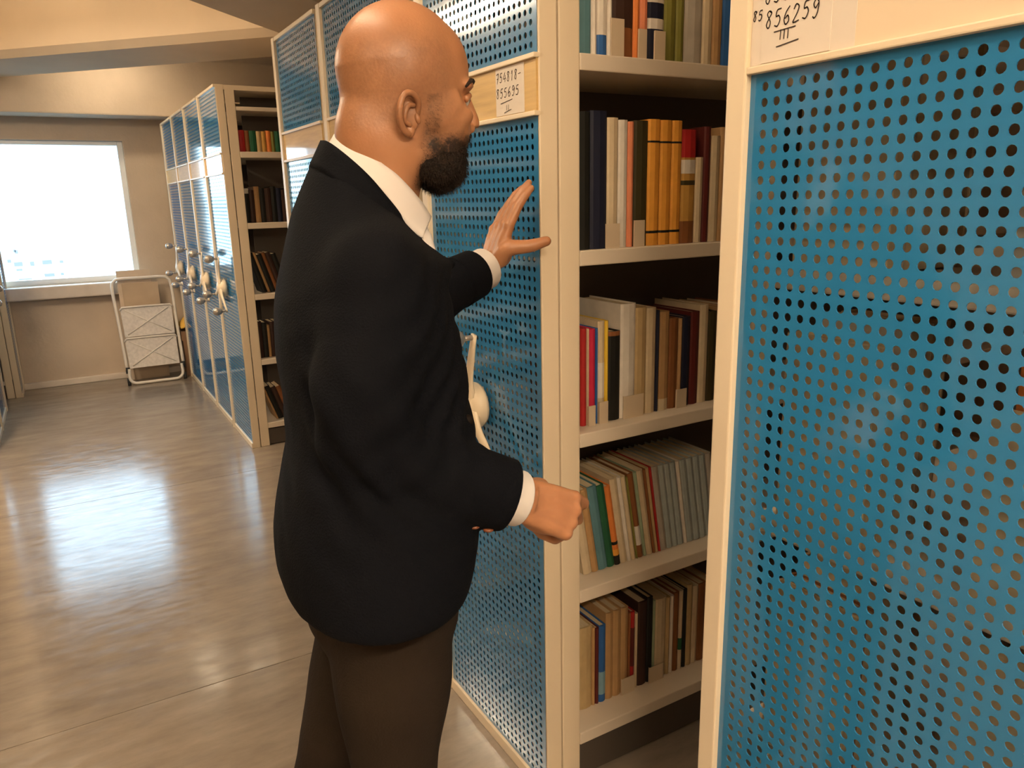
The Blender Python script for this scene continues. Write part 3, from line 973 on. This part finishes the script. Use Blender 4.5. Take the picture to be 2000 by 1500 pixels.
# legs
RHIP, RKN, RAN = at(760, 1180, 1.12), at(772, 1500, 1.17), Vector((0.30, 0.955, 0.09))
LHIP, LKN, LAN = at(735, 1180, 1.26), at(648, 1500, 1.36), Vector((0.215, 1.215, 0.09))
RKN2 = RKN.lerp(RAN, 0.25); LKN2 = LKN.lerp(LAN, 0.1)
for A, K, K2, Z in ((RHIP, RKN, RKN2, RAN), (LHIP, LKN, LKN2, LAN)):
    tube(body, *interp_path([(A, 0.065), (K, 0.045), (K2, 0.048), (Z, 0.035)], 5), n=14)
    ellipsoid(body, Z + MF * 0.06 - UP * 0.05, (0.11, 0.034, 0.028), Matrix((MF, ML, UP)).transposed())
bme = remesh(body, 0.0030, 5, 0.5)
bme.name = 'person'
# ears are fine detail: added to the same mesh after the surface is grown
eb = bmesh.new(); eb.from_mesh(bme)
hv = [v for v in eb.verts if v.co.z > 1.52 and (v.co - HO).length < 0.2 and (HM.transposed() @ (v.co - HO)).x < 0.088]
for _ in range(14):
    bmesh.ops.smooth_vert(eb, verts=hv, factor=0.5, use_axis_x=True, use_axis_y=True, use_axis_z=True)
nv = [v for v in hv if (HM.transposed() @ (v.co - HO)).x < -0.02 and (HM.transposed() @ (v.co - HO)).z < 0.07]
for _ in range(60):
    bmesh.ops.smooth_vert(eb, verts=nv, factor=0.5, use_axis_x=True, use_axis_y=True, use_axis_z=True)
for s in (-1, 1):
    def ep(x, out, z):
        return hp(x - 0.027, s * (0.0665 + out), z * 0.86 - 0.008)
    tube(eb, catmull([ep(0.010, 0.004, 0.004), ep(0.010, 0.012, 0.022), ep(0.000, 0.017, 0.034), ep(-0.013, 0.021, 0.033), ep(-0.022, 0.022, 0.018), ep(-0.022, 0.020, 0.000), ep(-0.014, 0.015, -0.018), ep(-0.003, 0.010, -0.030), ep(0.004, 0.006, -0.026)], 6),
         [0.0046 * HS] * 49, 10)
    tube(eb, catmull([ep(0.004, 0.009, 0.018), ep(-0.006, 0.013, 0.018), ep(-0.013, 0.015, 0.006), ep(-0.010, 0.013, -0.008), ep(0.000, 0.010, -0.016)], 5), 0.0036 * HS, 8)
    fr = HM @ Matrix.Rotation(s * math.radians(24), 3, 'Z') @ Matrix.Rotation(math.radians(-12), 3, 'Y')
    ellipsoid(eb, ep(-0.007, 0.000, 0.006), (0.0185 * HS, 0.0050 * HS, 0.026 * HS), fr)
    ellipsoid(eb, ep(0.000, 0.007, -0.025), (0.0085 * HS, 0.0048 * HS, 0.0095 * HS), fr)
    ellipsoid(eb, ep(0.010, 0.008, -0.004), (0.0045 * HS, 0.004 * HS, 0.008 * HS), fr)
eb.to_mesh(bme); eb.free()
for p in bme.polygons: p.use_smooth = True
bme.materials.clear(); bme.materials.append(M_SKIN)
att = bme.attributes.new('stubble', 'FLOAT', 'POINT')
HI = HM.transposed()
vals = []


def sst(a, b_, x):
    t = max(0.0, min(1.0, (x - a) / (b_ - a)))
    return t * t * (3 - 2 * t)


for v in bme.vertices:
    q = HI @ (v.co - HO) / HS
    q.z = q.z / (1.10 if q.z > 0 else 0.86)
    q.x -= 0.28 * min(q.z, 0.0)
    val = 0.0
    if q.z < 0.04 and q.z > -0.16 and q.length < 0.2:
        low = sst(-0.022, -0.062, q.z - 0.25 * max(0, 0.03 - q.x))           # denser toward the jaw
        band = sst(-0.006, 0.022, q.x)                                        # in front of the ear
        val = low * band * (1 - sst(-0.118, -0.135, q.z))
        if q.x > 0.072 and q.z > -0.045: val *= sst(-0.040, -0.048, q.z)
        if -0.01 < q.x < 0.075 and abs(q.y) > 0.03 and q.z < -0.01:
            val = max(val, 0.35 * sst(-0.012, -0.05, q.z) * band)
    if -0.03 < q.z < 0.16 and q.x < 0.06 and q.length < 0.2:
        side = sst(0.125, 0.075, q.z) * sst(-0.035, 0.0, q.z) * (sst(0.062, 0.030, q.x))
        val = max(val, 0.24 * side)
    if -0.03 < q.x < 0.05 and abs(q.y) > 0.045 and -0.06 < q.z < 0.02:
        val = max(val, 0.45 * sst(-0.012, 0.006, q.x) * sst(0.035, 0.018, q.x))
    vals.append(val)
att.data.foreach_set('value', vals)
man = link('person', bme)
tag(man, 'bald bearded man in a dark jacket reaching to the shelving with his left hand', 'person')

# beard
bb = bmesh.new()
hell(bb, (0.068, 0, -0.100), (0.038, 0.042, 0.036)); hell(bb, (0.064, 0, -0.113), (0.034, 0.036, 0.026))
hell(bb, (0.092, 0, -0.050), (0.012, 0.028, 0.010)); hell(bb, (0.085, 0, -0.084), (0.020, 0.028, 0.022))
for s in (-1, 1):
    hell(bb, (0.042, s * 0.036, -0.088), (0.042, 0.024, 0.032)); hell(bb, (0.078, s * 0.022, -0.066), (0.018, 0.012, 0.026))
    hell(bb, (0.024, s * 0.046, -0.078), (0.028, 0.016, 0.026)); hell(bb, (0.062, s * 0.036, -0.066), (0.024, 0.014, 0.024))
bd = remesh(bb, 0.003, 5, 0.5)
bn = [v.normal.copy() for v in bd.vertices]
for v in bd.vertices:
    n_ = noise.noise(v.co * 130) * 0.0022 + noise.noise(v.co * 45) * 0.0022
    v.co += bn[v.index] * n_
# single hairs standing off the beard and the cheeks
hr = random.Random(5)
hbm = bmesh.new()
def add_hair(p, n, length):
    d = (n * 0.75 + HFX * 0.15 - HFZ * hr.uniform(0.3, 0.9) + Vector((hr.uniform(-.3, .3), hr.uniform(-.3, .3), hr.uniform(-.3, .3)))).normalized()
    sd = d.cross(n if abs(d.dot(n)) < 0.95 else HFZ).normalized() * hr.uniform(0.00025, 0.00045)
    q0 = p - n * 0.001
    hbm.faces.new([hbm.verts.new(v) for v in (q0 - sd, q0 + sd, p + d * length)])
for v in bd.vertices:
    for _ in range(2 if hr.random() < 0.7 else 1):
        add_hair(v.co + Vector((hr.uniform(-.0015, .0015), hr.uniform(-.0015, .0015), hr.uniform(-.0015, .0015))), bn[v.index], hr.uniform(0.004, 0.010))
for v in bme.vertices:
    if vals[v.index] > 0.28 and hr.random() < vals[v.index] * 1.1:
        add_hair(v.co.copy(), v.normal.copy(), hr.uniform(0.0015, 0.0045))
tag(link('beard_hair', bm_mesh('beard_hair', hbm, M_BEARD), man), kind='stuff')
bd.materials.clear(); bd.materials.append(M_BEARD)
link('beard', bd, man)
# eyebrows and eyes
for s in (-1, 1):
    bm = bmesh.new()
    tube(bm, *interp_path([(hp(0.099, s * 0.012, 0.031), 0.0030), (hp(0.0965, s * 0.030, 0.035), 0.0042), (hp(0.084, s * 0.050, 0.035), 0.0040), (hp(0.070, s * 0.0605, 0.027), 0.0020)], 5), n=8, flat=0.8)
    link('eyebrow', bm_mesh('eyebrow', bm, M_BEARD, True), man)
    bm = bmesh.new(); ellipsoid(bm, hp(0.075, s * 0.031, 0.012), (0.0112,) * 3, seg=16, ring=10)
    ey = link('eye', bm_mesh('eye', bm, M_EYE, True), man)
    bm = bmesh.new(); ellipsoid(bm, hp(0.0838, s * 0.031, 0.011), (0.0045,) * 3, seg=12, ring=8)
    link('iris', bm_mesh('iris', bm, M_BEARD, True), ey)
    bm = bmesh.new()
    tube(bm, catmull([hp(0.080, s * 0.018, 0.015), hp(0.087, s * 0.031, 0.0175), hp(0.074, s * 0.045, 0.012)], 5), 0.0050, 8)
    link('eyelid', bm_mesh('eyelid', bm, M_SKIN, True), ey)

# --- jacket: trunk and sleeves grown into one surface
jk = bmesh.new()
rings = []
for py, L, R, t, bw in ((1122, 549, 905, 1.12, .198), (1100, 540, 914, 1.12, .203), (1070, 532, 922, 1.12, .206), (1020, 527, 930, 1.12, .208), (950, 534, 932, 1.12, .205), (850, 551, 930, 1.125, .195), (760, 545, 918, 1.13, .192),
                        (680, 530, 905, 1.13, .195), (600, 523, 888, 1.13, .20), (555, 526, 874, 1.13, .197)):
    a, c = at(L, py, t), at(R, py, t)
    ce = (a + c) / 2
    hu = (c - a).length / 2
    aa = math.sqrt(max(hu * hu - (bw * math.sin(ALPHA)) ** 2, 0.0016)) / math.cos(ALPHA)
    rings.append(sring(ce, aa, bw, 0.88))
ZCUT = [(0, 1.408), (30, 1.412), (60, 1.428), (90, 1.466), (120, 1.531), (150, 1.570), (180, 1.583)]


def zcut(f):
    f = abs((f + 180) % 360 - 180)
    for (a, za), (b_, zb) in zip(ZCUT[:-1], ZCUT[1:]):
        if a <= f <= b_:
            return za + (zb - za) * (f - a) / (b_ - a)


for k_, z_, df, a, bw in ((0.45, 1.405, -0.022, .118, .178), (0.75, 1.410, -0.012, .100, .125), (1.0, 1.408, -0.002, .086, .086)):
    rg = []
    for k in range(pn):
        th = 2 * math.pi * k / pn
        c = Vector((NECKC.x, NECKC.y, z_ + (zcut(math.degrees(th)) - 1.408) * k_))
        rg.append(c + MF * (df + a * math.cos(th)) + ML * (bw * math.sin(th)))
    rings.append(rg)
ring_loft(jk, rings)
tube(jk, *interp_path([(NB - UP * 0.045, 0.060), (NB.lerp(RSH, 0.5) - UP * 0.012, 0.066), (RSH - UP * 0.01, 0.072)], 5), n=24)
tube(jk, *interp_path([(RSH + ML * 0.06 + UP * 0.012, 0.052), (RSH + ML * 0.015 - UP * 0.002, 0.072), (RSH - UP * 0.05, 0.080), (RSH.lerp(REL, 0.45) , 0.075), (REL + UP * 0.07, 0.067), (REL + fore * 0.015 + UP * 0.01, 0.062), (REL.lerp(RWR, 0.5), 0.056), (RWR - fore * 0.05, 0.0505), (RWR - fore * 0.026, 0.0515)], 7), n=26)
tube(jk, *interp_path([(LSH - ML * 0.03, 0.075), (LSH.lerp(LEL, 0.4), 0.068), (LEL, 0.060), (LEL.lerp(LWR, 0.5), 0.053), (LWR - lf * 0.075, 0.050), (LWR - lf * 0.054, 0.0515)], 7), n=24)
# cloth folds around elbow, armpit and waist
jm = remesh(jk, 0.006, 14, 0.5)
sb_ = bmesh.new(); sb_.from_mesh(jm)
sv = [v for v in sb_.verts if (v.co - (RSH + UP * 0.05 + ML * 0.03)).length < 0.17]
for _ in range(45):
    bmesh.ops.smooth_vert(sb_, verts=sv, factor=0.5, use_axis_x=True, use_axis_y=True, use_axis_z=True)
sb_.to_mesh(jm); sb_.free()
jn = [v.normal.copy() for v in jm.vertices]
for v in jm.vertices:
    co = v.co.copy()
    w = 0.0
    dE = (co - REL).length
    f = math.exp(-(dE / 0.13) ** 2)
    ax = (co - REL).dot((fore * 0.7 + UP * 0.7))
    w += f * 0.0045 * math.sin(ax * 170 + 5 * noise.noise(co * 9))
    dA = (co - (RSH + MF * 0.06 - UP * 0.16)).length
    w += math.exp(-(dA / 0.14) ** 2) * 0.004 * math.sin((co.z * 1.0 - co.x * 0.8) * 120 + 6 * noise.noise(co * 7))
    w += 0.004 * noise.noise(Vector((co.x * 9, co.y * 9, co.z * 3.5)))
    v.co = co + jn[v.index] * w
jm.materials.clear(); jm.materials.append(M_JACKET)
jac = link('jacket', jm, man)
def band(name, c0, c1, r0, r1, material, parent, thick=0.004):
    d = (c1 - c0).normalized()
    s_ = d.cross(UP).normalized(); q_ = s_.cross(d).normalized()
    n = 32
    rg = lambda c, r: [c + s_ * r * math.cos(2 * math.pi * k / n) + q_ * r * math.sin(2 * math.pi * k / n) for k in range(n)]
    bm = bmesh.new()
    ring_loft(bm, [rg(c0, r0), rg(c1 - d * 0.002, r1), rg(c1, r1 - 0.0015), rg(c1, r1 - thick), rg(c0, r0 - thick)], cap=False)
    return link(name, bm_mesh(name, bm, material, True), parent)


band('sleeve_hem', RWR - fore * 0.085, RWR - fore * 0.024, 0.0535, 0.0500, M_JACKET, jac)
band('sleeve_hem', LWR - lf * 0.108, LWR - lf * 0.051, 0.0525, 0.0500, M_JACKET, jac)
# sleeve buttons, front button
for k in range(3):
    bm = bmesh.new()
    p = RWR - fore * (0.052 + 0.020 * k) + (CD * 0.92 - CF * 0.30).normalized() * (0.0525 + 0.0006 * k)
    ellipsoid(bm, p, (0.0075, 0.0075, 0.0035), None, 12, 8)
    link('sleeve_button', bm_mesh('sleeve_button', bm, M_BUTTON, True), jac)


def strip(name, top, bot, material, parent, thick=0.003, k=6, offs=0.0):
    """a cloth strip between two edge curves, given thickness"""
    T = catmull(top, k); B = catmull(bot, k)
    bm = bmesh.new()
    rows = 5
    g = []
    for a, c in zip(T, B):
        g.append([bm.verts.new(a.lerp(c, j / rows)) for j in range(rows + 1)])
    for i in range(len(g) - 1):
        for j in range(rows):
            bm.faces.new((g[i][j], g[i + 1][j], g[i + 1][j + 1], g[i][j + 1]))
    o = link(name, bm_mesh(name, bm, material, True), parent)
    md = o.modifiers.new('thick', 'SOLIDIFY'); md.thickness = thick; md.offset = 0
    return o


def mirror(p):
    """across the sagittal plane of the neck"""
    d = (p - NECKC).dot(ML)
    return p - ML * (2 * d)


def neck_pts(lst, rf, rl):
    out = []
    for f, z, *e in lst:
        a = math.radians(f); k = e[0] if e else 1.0
        out.append(Vector((NECKC.x, NECKC.y, z)) + MF * (math.cos(a) * rf * k) - ML * (math.sin(a) * rl * k))
    return out


tR = neck_pts([(180, 1.592), (165, 1.588), (150, 1.582), (135, 1.573), (120, 1.5625), (105, 1.548), (90, 1.534), (75, 1.516), (60, 1.498), (48, 1.484), (38, 1.474)], 0.070, 0.066)
bR = neck_pts([(180, 1.572), (167, 1.568), (154, 1.561), (141, 1.551), (128, 1.539), (115, 1.521), (104, 1.502), (94, 1.481), (86, 1.465), (78, 1.453, 1.01), (70, 1.445, 1.03)], 0.084, 0.083)
shirt = strip('shirt_collar', tR, bR, M_SHIRT, man)
strip('shirt_collar', [mirror(p) for p in tR], [mirror(p) for p in bR], M_SHIRT, man)
# collar stand: ring round the neck inside the leaves
# shirt front between the lapels
bm = bmesh.new()
ringsS = []
for px, py, t, a, bw in ((785, 395, 1.13, .014, .014), (803, 430, 1.125, .018, .015), (818, 460, 1.12, .019, .016), (833, 500, 1.12, .016, .014), (846, 535, 1.12, .012, .011), (856, 565, 1.125, .008, .007)):
    ringsS.append(sring(at(px, py, t), a, bw, 1.0, 20))
ring_loft(bm, ringsS)
link('shirt_front', bm_mesh('shirt_front', bm, M_SHIRT, True), man)
# jacket collar and lapel
tR = neck_pts([(180, 1.583), (160, 1.579), (140, 1.562), (120, 1.535), (105, 1.506), (90, 1.472)], 0.089, 0.088) + [at(*p) for p in ((805, 482, 1.030), (848, 548, 1.045), (886, 640, 1.07), (908, 730, 1.085))]
bR = neck_pts([(180, 1.548), (160, 1.542), (140, 1.522), (120, 1.492), (105, 1.460), (90, 1.428, 1.04)], 0.108, 0.112) + [at(*p) for p in ((778, 545, 0.985), (825, 600, 1.005), (868, 668, 1.04), (902, 742, 1.075))]
strip('lapel', tR, bR, M_JACKET, jac, 0.005)
strip('lapel', [mirror(p) for p in tR], [mirror(p) for p in bR], M_JACKET, jac, 0.005)
bm = bmesh.new(); ellipsoid(bm, at(913, 822, 1.052), (0.009, 0.009, 0.009), None, 14, 8)
link('front_button', bm_mesh('front_button', bm, mat('dark_button', (0.012, 0.008, 0.006), 0.7, 0.1), True), jac)


def cuff(center, d, r, length, flat=1.0):
    bm = bmesh.new()
    c0 = center - d * length
    s = d.cross(UP).normalized(); q = s.cross(d).normalized()
    n = 28
    def rg(c, rad): return [c + s * rad * math.cos(2 * math.pi * k / n) + q * rad * flat * math.sin(2 * math.pi * k / n) for k in range(n)]
    ring_loft(bm, [rg(c0, r), rg(center - d * 0.002, r), rg(center, r - 0.0012), rg(center, r - 0.0035), rg(c0, r - 0.0035)], cap=False)
    link('shirt_cuff', bm_mesh('shirt_cuff', bm, M_SHIRT, True), man)


cuff(RWR - fore * 0.006, (fore * 0.95 + CF * 0.2).normalized(), 0.0385, 0.05)
cuff(LWR - lf * 0.016, lf, 0.0430, 0.06)
# trousers
tr_ = bmesh.new()
ellipsoid(tr_, (RHIP + LHIP) / 2 + UP * 0.03, (0.115, 0.165, 0.14), Matrix((MF, ML, UP)).transposed())
for A, K, K2, Z, r0 in ((RHIP, RKN, RKN2, RAN, .098), (LHIP, LKN, LKN2, LAN, .090)):
    tube(tr_, *interp_path([(A + UP * 0.05, r0), (A.lerp(K, 0.35), r0 * 0.92), (K, 0.066), (K2, 0.062), (K2.lerp(Z, 0.5), 0.058), (Z - UP * 0.02, 0.052)], 6), n=22)
tm_ = remesh(tr_, 0.007, 6, 0.5)
tn = [v.normal.copy() for v in tm_.vertices]
for v in tm_.vertices:
    v.co += tn[v.index] * (0.006 * noise.noise(Vector((v.co.x * 12, v.co.y * 12, v.co.z * 7))))
tm_.materials.clear(); tm_.materials.append(M_TROUSER)
link('trousers', tm_, man)
for Z in (RAN, LAN):
    bm = bmesh.new()
    fr = Matrix((MF, ML, UP)).transposed()
    ellipsoid(bm, Vector((Z.x, Z.y, 0.045)) + MF * 0.055, (0.140, 0.046, 0.044), fr)
    ellipsoid(bm, Vector((Z.x, Z.y, 0.065)) - MF * 0.01, (0.062, 0.044, 0.055), fr)
    shm = remesh(bm, 0.005, 5)
    for v in shm.vertices: v.co.z = max(v.co.z, 0.001)
    shm.materials.clear(); shm.materials.append(M_SHOE)
    link('shoe', shm, man)

# ------------------------------------------------------------------ step ladder, boards, carton by the window wall
lad = empty('step_ladder', (0.34, 7.12, 0), math.radians(0))
tag(lad, 'folded white two-step ladder leaning below the window', 'ladder')
TILT = 0.21                                  # leans back toward the wall, metres over its height


def lp(x, z, f=0.0):
    return Vector((x, 0.012 + z / 0.9 * TILT - f, z))


bm = bmesh.new()
tube(bm, catmull([lp(0.03, 0.13), lp(0.022, 0.5), lp(0.012, 0.80), lp(0.035, 0.872), lp(0.09, 0.888), lp(0.25, 0.888), lp(0.40, 0.888), lp(0.455, 0.872), lp(0.478, 0.80), lp(0.475, 0.5), lp(0.478, 0.13)], 6), 0.0135, 12)
link('hand_frame', bm_mesh('hand_frame', bm, M_LADDER, True), lad)
bm = bmesh.new()
tube(bm, catmull([lp(0.045, 0.14, .02), lp(0.04, 0.06, .02), lp(0.07, 0.022, .02), lp(0.13, 0.016, .02), lp(0.25, 0.016, .02), lp(0.38, 0.016, .02), lp(0.43, 0.022, .02), lp(0.46, 0.06, .02), lp(0.46, 0.14, .02)], 6), 0.0125, 12)
link('foot_bar', bm_mesh('foot_bar', bm, M_LADDER, True), lad)
for x in (0.034, 0.476):
    bm = bmesh.new(); tube(bm, [lp(x, 0.10), lp(x, 0.15)], 0.017, 12)
    link('joint_cap', bm_mesh('joint_cap', bm, M_RUBBER, True), lad)
for x in (0.03, 0.476):
    bm = bmesh.new(); tube(bm, [lp(x, 0.0), lp(x, 0.06)], 0.013, 12); link('rear_foot', bm_mesh('rear_foot', bm, M_RUBBER, True), lad)
for z0 in (0.145, 0.405):
    bm = bmesh.new()
    z1 = z0 + 0.245
    a, b_, c, d = lp(0.052, z0, .026), lp(0.445, z0, .026), lp(0.45, z1, .026), lp(0.045, z1, .026)
    nrm = Vector((0, 0.010, -0.002))
    vs = [bm.verts.new(p) for p in (a, b_, c, d)] + [bm.verts.new(p + nrm) for p in (a, b_, c, d)]
    for f in ((0, 1, 2, 3), (7, 6, 5, 4), (0, 4, 5, 1), (1, 5, 6, 2), (2, 6, 7, 3), (3, 7, 4, 0)):
        bm.faces.new([vs[k] for k in f])
    st = link('step', bm_mesh('step', bm, M_STEP), lad)
    bm = bmesh.new()
    tube(bm, [lp(0.04, z1 - .02, .03), lp(0.06, z1 + .003, .032), lp(0.25, z1 + .004, .032), lp(0.44, z1 + .003, .032), lp(0.455, z1 - .02, .03)], 0.008, 8)
    link('step_edge', bm_mesh('step_edge', bm, M_LADDER, True), st)
    for pa, pb in (((0.075, z0 + .02), (0.42, z1 - .02)), ((0.42, z0 + .02), (0.075, z1 - .02))):
        bm = bmesh.new(); tube(bm, [lp(*pa, .028), lp(*pb, .028)], 0.006 if pa[0] < .1 else 0.0035, 8)
        link('step_rib', bm_mesh('step_rib', bm, M_LADDER, True), st)


def leaning_sheet(name, label, x0, x1, ybase, ytop, h, t, material, cat):
    bm = bmesh.new()
    vs = []
    for (y, z) in ((ybase, 0.001), (ybase + t, 0.001), (ytop + t, h), (ytop, h)):
        vs.append((bm.verts.new((x0, y, z)), bm.verts.new((x1, y, z))))
    for i in range(4):
        j = (i + 1) % 4
        bm.faces.new((vs[i][0], vs[i][1], vs[j][1], vs[j][0]))
    bm.faces.new([v[0] for v in reversed(vs)]); bm.faces.new([v[1] for v in vs])
    bmesh.ops.recalc_face_normals(bm, faces=bm.faces)
    o = link(name, bm_mesh(name, bm, material))
    return tag(o, label, cat)


leaning_sheet('cardboard_sheet', 'pale cardboard sheet rising above the sill behind the ladder', 0.40, 0.665, 7.355, 7.375, 0.955, 0.009, M_CARD2, 'cardboard')
leaning_sheet('cardboard_sheet', 'lower cardboard sheet leaning between ladder and wall', 0.43, 0.715, 7.340, 7.358, 0.845, 0.010, M_CARD, 'cardboard')
ct = empty('carton', (0.845, 7.225, 0))
tag(ct, 'brown carton between the step ladder and the blue unit', 'carton')
DKC = mat('carton_brown', (0.24, 0.14, 0.08), 0.85, noise_amt=0.08)
bm = bmesh.new()
add_box(bm, 0, 0.26, 0, 0.24, 0.001, 0.40, 0.003)
link('carton_body', bm_mesh('carton_body', bm, DKC), ct)
box('flap', DKC, -0.008, 0.0, 0.01, 0.23, 0.32, 0.40, ct)
# a crumpled yellow cloth on the carton
bm = bmesh.new()
nx, ny = 10, 12
g = []
for i in range(nx + 1):
    row = []
    for j in range(ny + 1):
        u, v = i / nx, j / ny
        x = 0.842 + 0.24 * u; y = 7.232 + 0.22 * v
        hgt = 0.412 + 0.13 * math.sin(math.pi * min(1, max(0, u * 0.9 + 0.1))) * math.sin(math.pi * (0.12 + 0.8 * v)) + 0.035 * noise.noise(Vector((u * 5, v * 5, 1)))
        row.append(bm.verts.new((x, y, max(0.405, hgt))))
    g.append(row)
for i in range(nx):
    for j in range(ny):
        bm.faces.new((g[i][j], g[i + 1][j], g[i + 1][j + 1], g[i][j + 1]))
cl = link('cloth', bm_mesh('cloth', bm, M_YELLOW, True))
md = cl.modifiers.new('thick', 'SOLIDIFY'); md.thickness = 0.006; md.offset = 1
tag(cl, 'crumpled yellow cloth lying on the brown carton', 'cloth')

# ------------------------------------------------------------------ the building seen through the window
M_BW = mat('render_white', (0.82, 0.82, 0.82), 0.9)
M_BG = mat('far_window_glass', (0.17, 0.17, 0.18), 0.5)
gd = tag(box('ground', mat('street_ground', (0.25, 0.25, 0.24), 0.95), -150, 150, YB + 0.6, 200, -14.5, -14.0), kind='structure')
bl = empty('apartment_building', (-9, 46, -14))
tag(bl, 'pale apartment building across the street seen through the window', 'building')
box('facade', M_BW, -10, 12.2, 0, 10, 0, 15.3, bl)
box('roof_parapet', M_BW, -10, 12.4, -0.2, 10, 15.3, 15.9, bl)
for px, py, w, h in ((18, 510, 6, 6), (32, 492, 5, 7), (28, 490, 4, 5), (36, 516, 14, 8), (63, 515, 7, 8), (92, 512, 16, 8), (120, 511, 6, 5), (97, 537, 17, 6), (122, 535, 5, 5), (50, 547, 22, 6), (38, 527, 10, 4), (5, 518, 5, 5)):
    t = 46.0 / (CF + CR * ((px - 1000) / FPX) + CD * ((py - 750) / FPX)).y
    p = at(px, py, t)
    ww, hh = w * t / FPX, h * t / FPX
    box('window', M_BG, p.x + 9 - ww / 2, p.x + 9 + ww / 2, -0.04, 0.02, p.z + 14 - hh / 2, p.z + 14 + hh / 2, bl)
